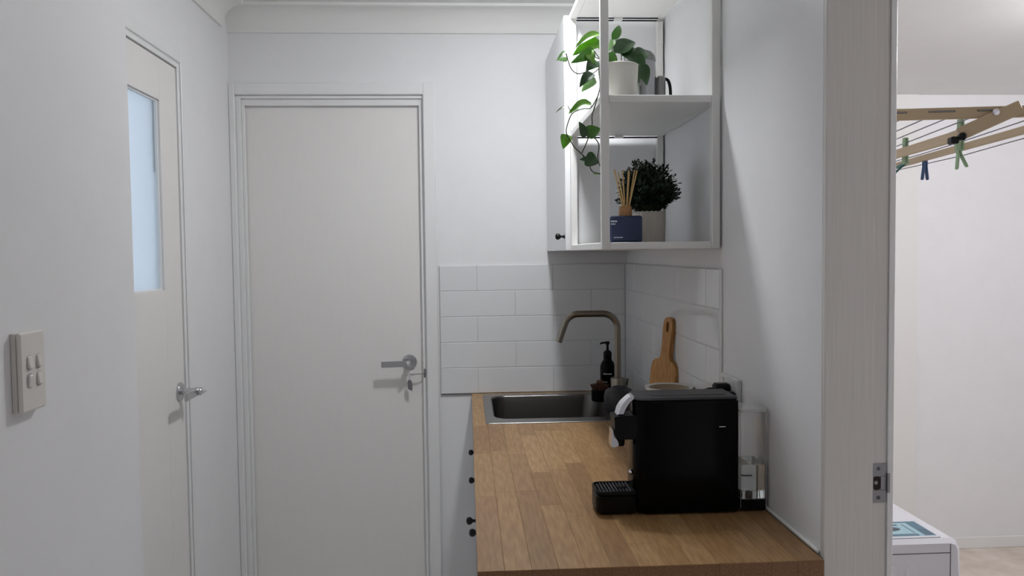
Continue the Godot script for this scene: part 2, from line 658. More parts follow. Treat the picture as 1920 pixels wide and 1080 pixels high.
	# doorway lining on the end of the right wall, rebated for a door on the laundry side
	var j := mb()
	span(j, Vector3(0.0, 0.0, 1.744), Vector3(0.090, 2.05, 1.757), 0.0012)
	span(j, Vector3(0.090, 0.0, 1.744), Vector3(0.1205, 2.05, 1.7465), 0.0006)
	struct("trim_4", j, M.jamb_paint, "brush-painted off-white doorway lining with a rebate, at the end of the worktop", "door frame")
	j = mb()
	span(j, Vector3(0.1205, -0.28, 1.68), Vector3(0.1235, 2.10, 1.7505), 0.0008)
	span(j, Vector3(0.1235, -0.28, 1.68), Vector3(0.1325, 2.10, 1.7485), 0.001)
	struct("trim_5", j, M.trim_paint, "narrow bright architrave edge on the laundry side of the doorway", "architrave")
	# the far side and head of the same doorway, out of the frame
	j = mb()
	span(j, Vector3(0.0, 0.0, 2.588), Vector3(0.12, 2.05, 2.6), 0.001)
	span(j, Vector3(0.0, 2.037, 1.757), Vector3(0.12, 2.05, 2.588), 0.001)
	struct("trim_6", j, M.jamb_paint, "doorway lining over and opposite the strike plate", "door frame")

	# the laundry beyond
	w = mb()
	span(w, Vector3(0.12, -0.34, -1.35), Vector3(3.12, 2.38, -1.23), 0)
	struct("wall_laundry_back", w, M.wall_paint, "white far wall of the laundry seen through the doorway", "wall")
	w = mb()
	span(w, Vector3(0.12, -0.28, -1.23), Vector3(1.905, 2.315, -1.212), 0.001)
	struct("trim_7", w, M.cream_paint, "slightly creamier lining strip at the left of the laundry's far wall", "wall panel")
	w = mb()
	span(w, Vector3(3.0, -0.34, -1.23), Vector3(3.12, 2.38, 3.12), 0)
	struct("wall_laundry_right", w, M.wall_paint, "white right wall of the laundry outside the frame", "wall")
	w = mb()
	span(w, Vector3(0.12, -0.34, 3.0), Vector3(3.0, 2.38, 3.12), 0)
	struct("wall_laundry_front", w, M.wall_paint, "white near wall of the laundry outside the frame", "wall")
	w = mb()
	span(w, Vector3(0.12, 2.315, -1.23), Vector3(3.0, 2.38, 3.0), 0)
	struct("ceiling_laundry", w, M.ceiling_paint, "flat white laundry ceiling", "ceiling")
	w = mb()
	span(w, Vector3(0.12, -0.34, -1.23), Vector3(3.0, -0.28, 3.0), 0)
	struct("floor_laundry", w, M.concrete, "stained pale concrete floor of the laundry", "floor")
	w = mb()
	span(w, Vector3(1.905, -0.28, -1.23), Vector3(3.0, -0.214, -1.216), 0.003)
	struct("baseboard_laundry", w, M.cornice_paint, "low cream skirting board along the laundry's far wall", "skirting board")


func lever_handle(parent: Node3D, at: Vector3, bas: Basis, length: float) -> void:
	# bas: x along the lever towards its tip, y up, z out of the door
	var h := Node3D.new()
	h.name = "handle"
	parent.add_child(h, true)
	h.set_meta("label", "chrome lever handle on a round rose")
	var out := Transform3D(bas * Basis(Vector3(1, 0, 0), Vector3(0, 0, 1), Vector3(0, -1, 0)), at)
	var st := mb()
	lathe(st, [Vector2(0, 0), Vector2(0.0295, 0), Vector2(0.0295, 0.004), Vector2(0.0275, 0.007), Vector2(0.018, 0.0085), Vector2(0, 0.0085)], 40, out)
	part("rose", st, M.satin_chrome, h)
	st = mb()
	lathe(st, [Vector2(0.0105, 0.008), Vector2(0.0105, 0.046), Vector2(0.0125, 0.050), Vector2(0.0125, 0.066), Vector2(0.011, 0.068), Vector2(0, 0.068)], 28, out)
	part("neck", st, M.satin_chrome, h)
	st = mb()
	var p := PackedVector2Array([Vector2(-0.006, -0.0115), Vector2(length * 0.5, -0.0125), Vector2(length, -0.0115), Vector2(length, 0.0115), Vector2(length * 0.5, 0.0118), Vector2(-0.006, 0.0115)])
	extrude(st, p, 0.009, Transform3D(bas, at + bas * Vector3(0, 0, 0.053)), 0.9, 0.0015)
	part("lever", st, M.satin_chrome, h)
	st = mb()
	lathe(st, [Vector2(0.0105, 0.0672), Vector2(0.0100, 0.070), Vector2(0.0040, 0.0785), Vector2(0.0032, 0.083), Vector2(0, 0.084)], 20, out)
	part("turn_button", st, M.chrome, h)


func build_doors() -> void:
	# the plain flush door in the back wall
	var d := thing("door_1", "plain white flush door in the back wall with a chrome lever", "door", Vector3.ZERO, "", "structure")
	var st := mb()
	span(st, Vector3(-1.494, 0.008, -0.066), Vector3(-0.806, 2.0385, -0.028), 0.001)
	part("leaf", st, M.door_paint, d)
	st = mb()
	span(st, Vector3(-1.517, 0, -0.12), Vector3(-1.497, 2.072, 0.0), 0.001)
	span(st, Vector3(-0.8035, 0, -0.12), Vector3(-0.798, 2.072, 0.0), 0.001)
	span(st, Vector3(-1.497, 2.0595, -0.12), Vector3(-0.8035, 2.072, 0.0), 0.001)
	part("jamb", st, M.trim_paint, d)
	st = mb()
	span(st, Vector3(-1.497, 0, -0.026), Vector3(-1.486, 2.0595, -0.009), 0.0015)
	span(st, Vector3(-0.8155, 0, -0.026), Vector3(-0.8035, 2.0595, -0.009), 0.0015)
	span(st, Vector3(-1.486, 2.0345, -0.026), Vector3(-0.8155, 2.0595, -0.009), 0.0015)
	part("stop", st, M.trim_paint, d)
	st = mb()
	span(st, Vector3(-0.7985, 0, 0.0), Vector3(-0.7535, 2.118, 0.014), 0.003)
	span(st, Vector3(-1.5395, 0, 0.0), Vector3(-1.5165, 2.118, 0.014), 0.003)
	span(st, Vector3(-1.5165, 2.0725, 0.0), Vector3(-0.7985, 2.118, 0.014), 0.003)
	part("architrave", st, M.trim_paint, d)
	lever_handle(d, Vector3(-0.8695, 1.0265, -0.028), Basis(Vector3(-1, -0.02, 0), Vector3(-0.02, 1, 0), Vector3(0, 0, 1)), 0.106)

	# the glazed door in the left wall
	d = thing("door_2", "white door in the left wall with a tall frosted glass pane", "door", Vector3.ZERO, "", "structure")
	st = mb()
	span(st, Vector3(-1.581, 0.008, 0.550), Vector3(-1.545, 2.0475, 0.688), 0.001)
	span(st, Vector3(-1.581, 0.008, 1.230), Vector3(-1.545, 2.0475, 1.368), 0.001)
	span(st, Vector3(-1.581, 1.923, 0.688), Vector3(-1.545, 2.0475, 1.230), 0.0005)
	span(st, Vector3(-1.581, 0.008, 0.688), Vector3(-1.545, 1.354, 1.230), 0.0005)
	part("leaf", st, M.door_paint, d)
	st = mb()
	span(st, Vector3(-1.567, 1.354, 0.688), Vector3(-1.561, 1.923, 1.230), 0)
	tag(part("pane", st, M.frosted_glass, d), "pale blue frosted glass")
	st = mb()
	span(st, Vector3(-1.561, 1.354, 0.688), Vector3(-1.552, 1.923, 0.694), 0.001)
	span(st, Vector3(-1.561, 1.354, 1.224), Vector3(-1.552, 1.923, 1.230), 0.001)
	span(st, Vector3(-1.561, 1.917, 0.694), Vector3(-1.552, 1.923, 1.224), 0.001)
	span(st, Vector3(-1.561, 1.354, 0.694), Vector3(-1.552, 1.360, 1.224), 0.001)
	part("glazing_bead", st, M.trim_paint, d)
	st = mb()
	span(st, Vector3(-1.66, 0, 0.530), Vector3(-1.54, 2.066, 0.5465), 0.001)
	span(st, Vector3(-1.66, 0, 1.3715), Vector3(-1.54, 2.066, 1.388), 0.001)
	span(st, Vector3(-1.66, 2.0515, 0.5465), Vector3(-1.54, 2.066, 1.3715), 0.001)
	part("jamb", st, M.trim_paint, d)
	st = mb()
	span(st, Vector3(-1.600, 0, 0.5465), Vector3(-1.5825, 2.0515, 0.560), 0.001)
	span(st, Vector3(-1.600, 0, 1.358), Vector3(-1.5825, 2.0515, 1.3715), 0.001)
	span(st, Vector3(-1.600, 2.038, 0.560), Vector3(-1.5825, 2.0515, 1.358), 0.001)
	part("stop", st, M.trim_paint, d)
	st = mb()
	span(st, Vector3(-1.54, 0, 0.485), Vector3(-1.535, 2.11, 0.527), 0.002)
	span(st, Vector3(-1.54, 0, 1.391), Vector3(-1.535, 2.11, 1.433), 0.002)
	span(st, Vector3(-1.54, 2.069, 0.527), Vector3(-1.535, 2.11, 1.391), 0.002)
	part("architrave", st, M.trim_paint, d)
	lever_handle(d, Vector3(-1.545, 1.030, 0.596), Basis(Vector3(0, 0, 1), Vector3(0, 1, 0), Vector3(1, 0, 0)), 0.112)


# -------------------------------------------------------------------- worktop and base cabinets
func build_worktop() -> void:
	var t := thing("worktop", "oiled oak butcher-block worktop running along the right wall", "worktop", Vector3(-0.31, 0.862, 0.9))
	var rng := RandomNumberGenerator.new()
	rng.seed = 77
	var hole := Rect2(-0.572, 0.062, 0.490, 0.508)
	var rows := 13
	var wd := 0.618 / rows
	for r in rows:
		var x0 := -0.624 + r * wd
		var z := 0.009 - rng.randf() * 0.25
		while z < 1.77:
			var l := rng.randf_range(0.22, 0.46)
			var z1 := z + l
			if 1.77 - z1 < 0.09:
				z1 = 1.77
			var a := maxf(z, 0.009)
			var b := minf(z1, 1.77)
			var tone := rng.randi() % 6
			z = z1
			if b - a < 0.01:
				continue
			var whole := Rect2(x0, a, wd, b - a)
			var rest: Array = [whole]
			if whole.intersects(hole):
				rest = []
				var cut := whole.intersection(hole)
				for q in [Rect2(x0, a, wd, cut.position.y - a), Rect2(x0, cut.end.y, wd, b - cut.end.y), Rect2(x0, cut.position.y, cut.position.x - x0, cut.size.y), Rect2(cut.end.x, cut.position.y, x0 + wd - cut.end.x, cut.size.y)]:
					if q.size.x > 0.002 and q.size.y > 0.002:
						rest.append(q)
			for q in rest:
				var st := mb()
				box(st, Vector3(q.position.x + q.size.x / 2, 0.881, q.position.y + q.size.y / 2) - t.position, Vector3(q.size.x - 0.0002, 0.038, q.size.y - 0.0002), 0.0005)
				part("stave", st, M["oak_%d" % tone], t)
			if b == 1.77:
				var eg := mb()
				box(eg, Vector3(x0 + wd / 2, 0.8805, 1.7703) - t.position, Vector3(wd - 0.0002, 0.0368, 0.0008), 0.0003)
				tag(part("end_grain", eg, M.oak_end_grain, t), "end grain of a stave, darkened for the shade on the front edge")


func knob(parent: Node3D, at: Vector3, called := "knob") -> void:
	# round black knob pointing to -x, at is the foot on the door
	var st := mb()
	var xf := Transform3D(Basis(Vector3(0, 1, 0), Vector3(-1, 0, 0), Vector3(0, 0, 1)), at)
	lathe(st, [Vector2(0, -0.0005), Vector2(0.0075, -0.0005), Vector2(0.0072, 0.002), Vector2(0.0042, 0.004), Vector2(0.0040, 0.012), Vector2(0.0065, 0.0145), Vector2(0.0095, 0.018), Vector2(0.0105, 0.022), Vector2(0.0098, 0.026), Vector2(0.0075, 0.029), Vector2(0.004, 0.0305), Vector2(0, 0.031)], 24, xf)
	tag(part(called, st, M.black_metal, parent), "round black knob")


func base_cabinet(label: String, z0: float, z1: float, doors: Array) -> void:
	var t := thing("base_cabinet", label, "cabinet", Vector3(-0.30, 0, (z0 + z1) / 2), "white cabinets under the oak worktop")
	var o := t.position
	var st := mb()
	span(st, Vector3(-0.588, 0.10, z0) - o, Vector3(-0.02, 0.860, z0 + 0.016) - o, 0.001)
	span(st, Vector3(-0.588, 0.10, z1 - 0.016) - o, Vector3(-0.02, 0.860, z1) - o, 0.001)
	span(st, Vector3(-0.588, 0.10, z0 + 0.016) - o, Vector3(-0.02, 0.116, z1 - 0.016) - o, 0.001)
	span(st, Vector3(-0.036, 0.116, z0 + 0.016) - o, Vector3(-0.02, 0.860, z1 - 0.016) - o, 0.001)
	part("carcass", st, M.cabinet_white, t)
	st = mb()
	span(st, Vector3(-0.55, 0.0, z0) - o, Vector3(-0.534, 0.10, z1) - o, 0.001)
	part("plinth", st, M.cabinet_white, t)
	for d in doors:
		var n := Node3D.new()
		n.name = "door" if not t.has_node("door") else "door_001"
		t.add_child(n, true)
		n.position = Vector3(-0.5895, 0, d[0]) - o
		n.rotation.y = d[4]
		st = mb()
		span(st, Vector3(-0.0195, 0.112, 0.0015), Vector3(0, 0.852, d[1] - d[0] - 0.0015), 0.0015)
		part("panel", st, M.cabinet_white, n)
		knob(n, Vector3(-0.0195, d[2], d[3] - d[0]))


func build_base_cabinets() -> void:
	base_cabinet("white two-door cabinet under the sink, next to the back wall", 0.014, 0.622, [[0.014, 0.318, 0.738, 0.300, 0.0], [0.318, 0.622, 0.723, 0.600, 0.0]])
	base_cabinet("narrow white base cabinet with slightly open door, between sink cabinet and the nearest one", 0.625, 1.063, [[0.625, 1.063, 0.739, 1.035, -0.018]])
	base_cabinet("wide white base cabinet nearest the viewer, below the coffee machine", 1.066, 1.742, [[1.066, 1.742, 0.730, 1.100, 0.0]])


func build_sink() -> void:
	var t := thing("sink", "rectangular stainless steel sink set into the oak worktop", "sink", Vector3(-0.32, 0.9, 0.317))
	var o := t.position
	var st := mb()
	var outer := rounded(0.530, 0.534, 0.012)
	var inner := rounded(0.412, 0.424, 0.055)
	var ocx := -0.317
	var ocz := 0.317
	var icx := -0.3425
	var icz := 0.301
	# rim: turned-down outer edge, flat deck, rolled inner edge
	loft(st, [ring_of(outer, 0.9002, ocx, ocz), ring_of(outer, 0.9022, ocx, ocz), ring_of(rounded(0.526, 0.530, 0.012), 0.9034, ocx, ocz)].map(func(r): return shift(r, -o)), true)
	var deck_o := shift(ring_of(rounded(0.526, 0.530, 0.012), 0.9034, ocx, ocz), -o)
	var deck_i := shift(ring_of(rounded(0.424, 0.436, 0.060), 0.9030, icx, icz), -o)
	for k in deck_o.size():
		var k2 := (k + 1) % deck_o.size()
		quad(st, deck_o[k], deck_o[k2], deck_i[k2], deck_i[k], Vector3.UP)
	part("rim", st, M.steel, t)
	st = mb()
	var loops := [shift(ring_of(rounded(0.424, 0.436, 0.060), 0.9030, icx, icz), -o), shift(ring_of(rounded(0.416, 0.428, 0.057), 0.9015, icx, icz), -o), shift(ring_of(inner, 0.896, icx, icz), -o)]
	for k in range(1, 8):
		var f := k / 7.0
		loops.append(shift(ring_of(rounded(0.412 - 0.034 * f, 0.424 - 0.034 * f, 0.055), 0.896 - 0.135 * f, icx, icz), -o))
	for k in range(1, 6):
		var a := PI / 2 * k / 5
		loops.append(shift(ring_of(rounded(0.378 - 0.07 * (1 - cos(a)), 0.390 - 0.07 * (1 - cos(a)), 0.055 - 0.02 * (1 - cos(a))), 0.761 - 0.03 * sin(a), icx, icz), -o))
	loft(st, loops, false)
	cap(st, loops[-1], Vector3.UP)
	part("bowl", st, M.bowl_steel, t)
	st = mb()
	lathe(st, [Vector2(0.045, 0.0), Vector2(0.045, 0.002), Vector2(0.036, 0.003), Vector2(0.030, -0.001), Vector2(0, -0.001)], 32, Transform3D(Basis.IDENTITY, Vector3(icx, 0.7315, icz) - o))
	part("drain", st, M.steel, t)


func shift(r: PackedVector3Array, by: Vector3) -> PackedVector3Array:
	var q := PackedVector3Array()
	for p in r:
		q.append(p + by)
	return q


# -------------------------------------------------------------------- wall cabinet and open shelf
func build_upper() -> void:
	var t := thing("wall_cabinet", "closed white wall cabinet with a black knob, beside the open shelf unit", "cabinet", Vector3(-0.15, 1.4596, 0.305))
	var o := t.position
	var st := mb()
	span(st, Vector3(-0.2995, 1.4596, 0.012) - o, Vector3(-0.001, 2.205, 0.598) - o, 0.001)
	part("body", st, M.cabinet_white, t)
	var d := Node3D.new()
	d.name = "door"
	t.add_child(d, true)
	st = mb()
	span(st, Vector3(-0.3185, 1.4600, 0.012) - o, Vector3(-0.3005, 2.2046, 0.5965) - o, 0.0015)
	part("panel", st, M.cabinet_white, d)
	knob(d, Vector3(-0.3185, 1.5055, 0.572) - o)

	t = thing("open_shelf_unit", "white metal-framed open shelf unit holding plants, fixed above the worktop", "shelf", Vector3(-0.155, 1.4596, 0.895))
	o = t.position
	for x in [-0.3020, -0.0255]:
		for z in [0.600, 1.167]:
			st = mb()
			span(st, Vector3(x, 1.4596, z) - o, Vector3(x + 0.020, 2.205, z + 0.020) - o, 0.0015)
			part("post", st, M.shelf_white, t)
	for y in [1.4597, 1.8205, 2.1865]:
		st = mb()
		span(st, Vector3(-0.2815, y, 0.6205) - o, Vector3(-0.026, y + 0.0178, 1.1868) - o, 0.0015)
		span(st, Vector3(-0.3018, y, 0.6205) - o, Vector3(-0.2815, y + 0.0178, 1.1665) - o, 0.0015)
		span(st, Vector3(-0.026, y, 0.6205) - o, Vector3(-0.0057, y + 0.0178, 1.1665) - o, 0.0015)
		part("shelf_board", st, M.shelf_white, t)
	for y in [1.8135, 2.1795]:  # shade of the gap behind the boards, put in as dark strips
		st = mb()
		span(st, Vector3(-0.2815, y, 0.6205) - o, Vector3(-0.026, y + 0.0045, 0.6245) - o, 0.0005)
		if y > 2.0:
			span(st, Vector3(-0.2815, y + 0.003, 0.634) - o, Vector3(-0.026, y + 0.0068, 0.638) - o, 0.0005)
		tag(part("gap_strip", st, M.gap_shade, t), "thin dark strip painted for the shaded gap behind a shelf board")
		st = mb()
		span(st, Vector3(-0.165, y - 0.001, 0.6245) - o, Vector3(-0.138, y + 0.0068, 0.640) - o, 0.001)
		part("clip", st, M.shelf_white, t)
	st = mb()
	span(st, Vector3(-0.0245, 2.11, 0.6205) - o, Vector3(-0.0075, 2.1785, 0.6265) - o, 0.001)
	part("bracket", st, M.shelf_white, t)


# -------------------------------------------------------------------- coffee machine
func build_machine() -> void:
	var t := thing("coffee_machine", "black capsule coffee machine with a chrome lever and clear water tank", "coffee machine", Vector3(-0.18, 0.9, 1.46))
	var o := t.position
	# body in plan: round at the front (-x), squarer at the back
	var plan := PackedVector2Array()
	var xs := [-0.2905, -0.0685]
	var zs := [1.405, 1.509]
	for k in 9:
		var a := PI / 2 * k / 8
		plan.append(Vector2(xs[0] + 0.030 - 0.030 * cos(a), -(zs[1] - 0.030 + 0.030 * sin(a))))
	for k in 5:
		var a := PI / 2 * k / 4
		plan.append(Vector2(xs[1] - 0.008 + 0.008 * sin(a), -(zs[1] - 0.008 + 0.008 * cos(a))))
	for k in 5:
		var a := PI / 2 * k / 4
		plan.append(Vector2(xs[1] - 0.008 + 0.008 * cos(a), -(zs[0] + 0.008 - 0.008 * sin(a))))
	for k in 9:
		var a := PI / 2 * k / 8
		plan.append(Vector2(xs[0] + 0.030 - 0.030 * sin(a), -(zs[0] + 0.030 - 0.030 * cos(a))))
	var st := mb()
	extrude(st, plan, 0.236, flat(Vector3(0, 0.904, 0) - o), 0.8, 0.002)
	part("body", st, M.black_gloss, t)
	st = mb()
	var plan2 := Geometry2D.offset_polygon(plan, -0.0015)[0]
	extrude(st, plan2, 0.0075, flat(Vector3(0, 1.1402, 0) - o), 0.8, 0.003)
	var lid := part("top_cover", st, M.machine_top, t)
	st = mb()
	extrude(st, rounded(0.165, 0.060, 0.014), 0.0015, flat(Vector3(-0.168, 1.1472, 1.452) - o), 0.8, 0.0006)
	part("lid_panel", st, M.machine_top, lid)
	for k in 2:
		st = mb()
		span(st, Vector3(-0.255, 0.9, 1.420 + 0.065 * k) - o, Vector3(-0.085, 0.9045, 1.430 + 0.065 * k) - o, 0.001)
		part("foot", st, M.black_plastic, t)
	# brewing head
	st = mb()
	var hp := PackedVector2Array([Vector2(-0.329, 1.066), Vector2(-0.322, 1.060), Vector2(-0.292, 1.060), Vector2(-0.281, 1.060), Vector2(-0.281, 1.1105), Vector2(-0.326, 1.1095), Vector2(-0.3315, 1.108)])
	extrude(st, hp, 0.052, Transform3D(Basis.IDENTITY, Vector3(0, 0, 1.447) - o), 0.8, 0.003)
	part("brew_head", st, M.black_plastic, t)
	st = mb()
	lathe(st, [Vector2(0, 0), Vector2(0.007, 0), Vector2(0.0085, 0.004), Vector2(0.0095, 0.020), Vector2(0, 0.020)], 20, Transform3D(Basis.IDENTITY, Vector3(-0.3135, 1.0415, 1.472) - o))
	part("spout", st, M.black_plastic, t)
	# lever: an arched strap over the head
	st = mb()
	var arc := PackedVector2Array()
	var op := [Vector2(-0.2885, 1.1515), Vector2(-0.297, 1.1485), Vector2(-0.305, 1.1420), Vector2(-0.313, 1.1345), Vector2(-0.3195, 1.1240), Vector2(-0.3235, 1.1100)]
	var ip := [Vector2(-0.309, 1.1100), Vector2(-0.3055, 1.1190), Vector2(-0.301, 1.1270), Vector2(-0.296, 1.1345), Vector2(-0.2905, 1.1395), Vector2(-0.2855, 1.1440)]
	for p in op: arc.append(p)
	for p in ip: arc.append(p)
	extrude(st, arc, 0.034, Transform3D(Basis.IDENTITY, Vector3(0, 0, 1.456) - o), 0.6, 0.002)
	tag(part("lever", st, M.chrome, t), "arched chrome lever")
	st = mb()
	extrude(st, PackedVector2Array([Vector2(-0.3345, 1.080), Vector2(-0.3330, 1.080), Vector2(-0.3300, 1.064), Vector2(-0.3235, 1.0575), Vector2(-0.3205, 1.049), Vector2(-0.322, 1.0440), Vector2(-0.330, 1.0415), Vector2(-0.3365, 1.0435)]), 0.034, Transform3D(Basis.IDENTITY, Vector3(0, 0, 1.456) - o), 0.6, 0.0003)
	tag(part("lever_tip", st, M.chrome, t), "chrome lower end of the lever")
	st = mb()
	ball(st, Vector3(-0.2935, 0.9855, 1.478) - o, 0.006, Vector3(0.7, 1, 1), 16)
	tag(part("button", st, M.chrome, t), "small chrome button")
	st = mb()
	span(st, Vector3(-0.112, 1.0842, 1.5085) - o, Vector3(-0.098, 1.0855, 1.5098) - o, 0.0003)
	part("badge", st, M.chrome, t)
	# drip tray with its slatted grid
	var tr := Node3D.new()
	tr.name = "drip_tray"
	t.add_child(tr, true)
	st = mb()
	var tp := PackedVector2Array()
	for v in rounded(0.092, 0.080, 0.018):
		tp.append(v)
	extrude(st, tp, 0.041, flat(Vector3(-0.3245, 0.9025, 1.463) - o), 0.8, 0.005)
	part("tray_cup", st, M.black_plastic, tr)
	st = mb()
	loft(st, [ring_of(rounded(0.092, 0.080, 0.018), 0.9437, -0.3245, 1.463), ring_of(rounded(0.092, 0.080, 0.018), 0.9505, -0.3245, 1.463), ring_of(rounded(0.088, 0.076, 0.016), 0.9515, -0.3245, 1.463), ring_of(rounded(0.083, 0.071, 0.014), 0.9508, -0.3245, 1.463), ring_of(rounded(0.083, 0.071, 0.014), 0.9437, -0.3245, 1.463)].map(func(r): return shift(r, -o)), true)
	part("tray_rim", st, M.black_plastic, tr)
	for k in 11:
		st = mb()
		var x := -0.3600 + k * 0.0071
		var hz := 0.0345 if k > 0 and k < 10 else 0.028
		span(st, Vector3(x - 0.0018, 0.9440, 1.463 - hz) - o, Vector3(x + 0.0018, 0.9502, 1.463 + hz) - o, 0.0006)
		part("slat", st, M.machine_top, tr)
	st = mb()
	extrude(st, rounded(0.018, 0.014, 0.005), 0.0012, flat(Vector3(-0.311, 0.9502, 1.470) - o))
	part("grip", st, M.black_gloss, tr)
	# water tank behind, clear
	var wt := Node3D.new()
	wt.name = "water_tank"
	t.add_child(wt, true)
	wt.set_meta("label", "clear plastic water tank, part filled")
	var c := Vector3(-0.0353, 0, 1.4625)
	st = mb()
	var lp := []
	for y in [0.926, 0.93, 1.05, 1.112]:
		lp.append(shift(ring_of(rounded(0.0560, 0.080, 0.007), y, c.x, c.z), -o))
	loft(st, lp, true)
	part("tank_wall", st, M.clear_plastic, wt)
	st = mb()
	extrude(st, rounded(0.0585, 0.083, 0.007), 0.0065, flat(Vector3(c.x, 1.1122, c.z) - o), 0.8, 0.001)
	part("tank_lid", st, M.clear_edge, wt)
	for k in [[-0.0275, 0.0385], [0.0275, 0.0385], [-0.0275, -0.0385]]:
		st = mb()
		span(st, Vector3(c.x + k[0] - 0.0006, 0.908, c.z + k[1] - 0.0006) - o, Vector3(c.x + k[0] + 0.0006, 1.112, c.z + k[1] + 0.0006) - o, 0.0002)
		part("tank_edge", st, M.clear_edge, wt)
	st = mb()
	extrude(st, rounded(0.0535, 0.0775, 0.006), 0.072, flat(Vector3(c.x, 0.9275, c.z) - o), 0.8, 0.0008)
	part("water", st, M.water, wt)
	st = mb()
	extrude(st, rounded(0.0545, 0.078, 0.006), 0.0225, flat(Vector3(c.x, 0.9035, c.z) - o), 0.8, 0.001)
	tag(part("tank_base", st, M.black_plastic, wt), "dark base under the tank")
	st = mb()
	span(st, Vector3(c.x - 0.026, 0.9605, c.z - 0.036) - o, Vector3(c.x + 0.016, 0.9635, c.z - 0.033) - o, 0.0006)
	part("tube_clip", st, M.recess_brown, wt)
	st = mb()
	lathe(st, [Vector2(0.008, 0), Vector2(0.0075, 0.006), Vector2(0.003, 0.008), Vector2(0, 0.008)], 16, Transform3D(Basis.IDENTITY, Vector3(c.x, 0.9285, c.z) - o))
	part("valve", st, M.recess_brown, wt)


# -------------------------------------------------------------------- things on the worktop
func build_counter_things() -> void:
	# mixer tap
	var t := thing("mixer_tap", "brushed gunmetal gooseneck mixer tap at the right of the sink", "tap", Vector3(-0.096, 0.9034, 0.30))
	var st := mb()
	lathe(st, [Vector2(0, 0), Vector2(0.028, 0), Vector2(0.028, 0.004), Vector2(0.026, 0.006), Vector2(0, 0.006)], 36)
	part("base_ring", st, M.gunmetal, t)
	st = mb()
	lathe(st, [Vector2(0.0255, 0.0058), Vector2(0.0255, 0.092), Vector2(0.0245, 0.0945), Vector2(0.0125, 0.0945)], 36)
	part("valve_body", st, M.gunmetal, t)
	st = mb()
	var pts := [Vector3(0, 0.084, 0), Vector3(0, 0.240, 0)]
	for k in range(1, 13):
		var a := PI / 2 * k / 12
		pts.append(Vector3(-0.055 + 0.055 * cos(a), 0.2735 + 0.055 * sin(a), 0))
	pts.append(Vector3(-0.100, 0.3285, 0))
	pts.append(Vector3(-0.138, 0.3285, 0))
	for k in range(1, 11):
		var a := deg_to_rad(75.0) * k / 10
		pts.append(Vector3(-0.142 - 0.052 * sin(a), 0.3285 - 0.052 * (1 - cos(a)), 0))
	pts.append(Vector3(-0.2145, 0.228, 0))
	tube(st, pts, 0.0118, 20)
	part("spout", st, M.gunmetal, t)
	st = mb()
	tube(st, [Vector3(0.020, 0.055, 0.0), Vector3(0.034, 0.055, 0.0)], 0.017, 20)
	tube(st, [Vector3(0.031, 0.060, 0.0), Vector3(0.036, 0.092, 0.004)], [0.005, 0.0042], 12)
	part("lever", st, M.gunmetal, t)

	# soap bottle
	t = thing("soap_bottle", "black pump soap bottle with white print behind the tap", "bottle", Vector3(-0.107, 0.9036, 0.155))
	t.scale = Vector3(1.0, 0.93, 1.0)
	st = mb()
	lathe(st, [Vector2(0, 0), Vector2(0.026, 0), Vector2(0.0285, 0.004), Vector2(0.029, 0.118), Vector2(0.0275, 0.130), Vector2(0.022, 0.143), Vector2(0.0165, 0.150), Vector2(0.0155, 0.160), Vector2(0, 0.160)], 36)
	part("bottle_body", st, M.black_gloss, t)
	st = mb()
	lathe(st, [Vector2(0.0155, 0.1602), Vector2(0.0165, 0.162), Vector2(0.0160, 0.182), Vector2(0.0105, 0.189), Vector2(0.005, 0.191), Vector2(0.0042, 0.214), Vector2(0, 0.214)], 28)
	part("collar", st, M.black_plastic, t)
	st = mb()
	lathe(st, [Vector2(0, 0.2142), Vector2(0.0078, 0.2142), Vector2(0.0085, 0.224), Vector2(0.007, 0.227), Vector2(0, 0.227)], 20)
	tube(st, [Vector3(-0.004, 0.2215, 0), Vector3(-0.020, 0.2215, 0.001), Vector3(-0.0285, 0.2165, 0.001)], [0.0042, 0.0040, 0.0032], 12)
	part("pump_head", st, M.black_plastic, t)
	st = mb()
	for k in 6:   # the print is too small to read: a row of short white letters, and a smaller line under it
		var a := deg_to_rad(128.0 - k * 11.0)
		var bas := Basis(Vector3(sin(a), 0, -cos(a)), Vector3.UP, Vector3(cos(a), 0, sin(a)))
		box(st, Vector3(cos(a) * 0.0289, 0.0965 + (0.0006 if k % 2 == 0 else 0.0), sin(a) * 0.0289), Vector3(0.0038, 0.0052 if k % 2 == 0 else 0.0040, 0.0008), 0.0001, bas)
		if k < 3:
			box(st, Vector3(cos(a) * 0.0287, 0.064, sin(a) * 0.0287), Vector3(0.0032, 0.003, 0.0008), 0.0001, bas)
	tag(part("print", st, M.print_white, t), "", "", "", "stuff")

	# scrubbing brush in a dark holder
	t = thing("scrubbing_brush", "small brown-bristled scrubbing brush in a black holder behind the grey cup", "brush", Vector3(-0.150, 0.9036, 0.235))
	t.scale = Vector3(1.15, 1.3, 1.15)
	st = mb()
	lathe(st, [Vector2(0, 0), Vector2(0.026, 0), Vector2(0.028, 0.003), Vector2(0.0285, 0.030), Vector2(0.026, 0.032), Vector2(0.0, 0.032)], 28)
	part("holder", st, M.black_plastic, t)
	st = mb()
	var rng := RandomNumberGenerator.new()
	rng.seed = 5
	for k in 150:
		var a := rng.randf() * TAU
		var r := sqrt(rng.randf()) * 0.023
		var p := Vector3(cos(a) * r, 0.031, sin(a) * r)
		tube(st, [p, p * Vector3(1.28, 1, 1.28) + Vector3(rng.randf_range(-1, 1) * 0.003, 0.016 + rng.randf() * 0.006 - r * 0.2, rng.randf_range(-1, 1) * 0.003)], [0.0012, 0.0009], 4)
	tag(part("bristles", st, M.bristle_brown, t), "", "", "", "stuff")
	st = mb()
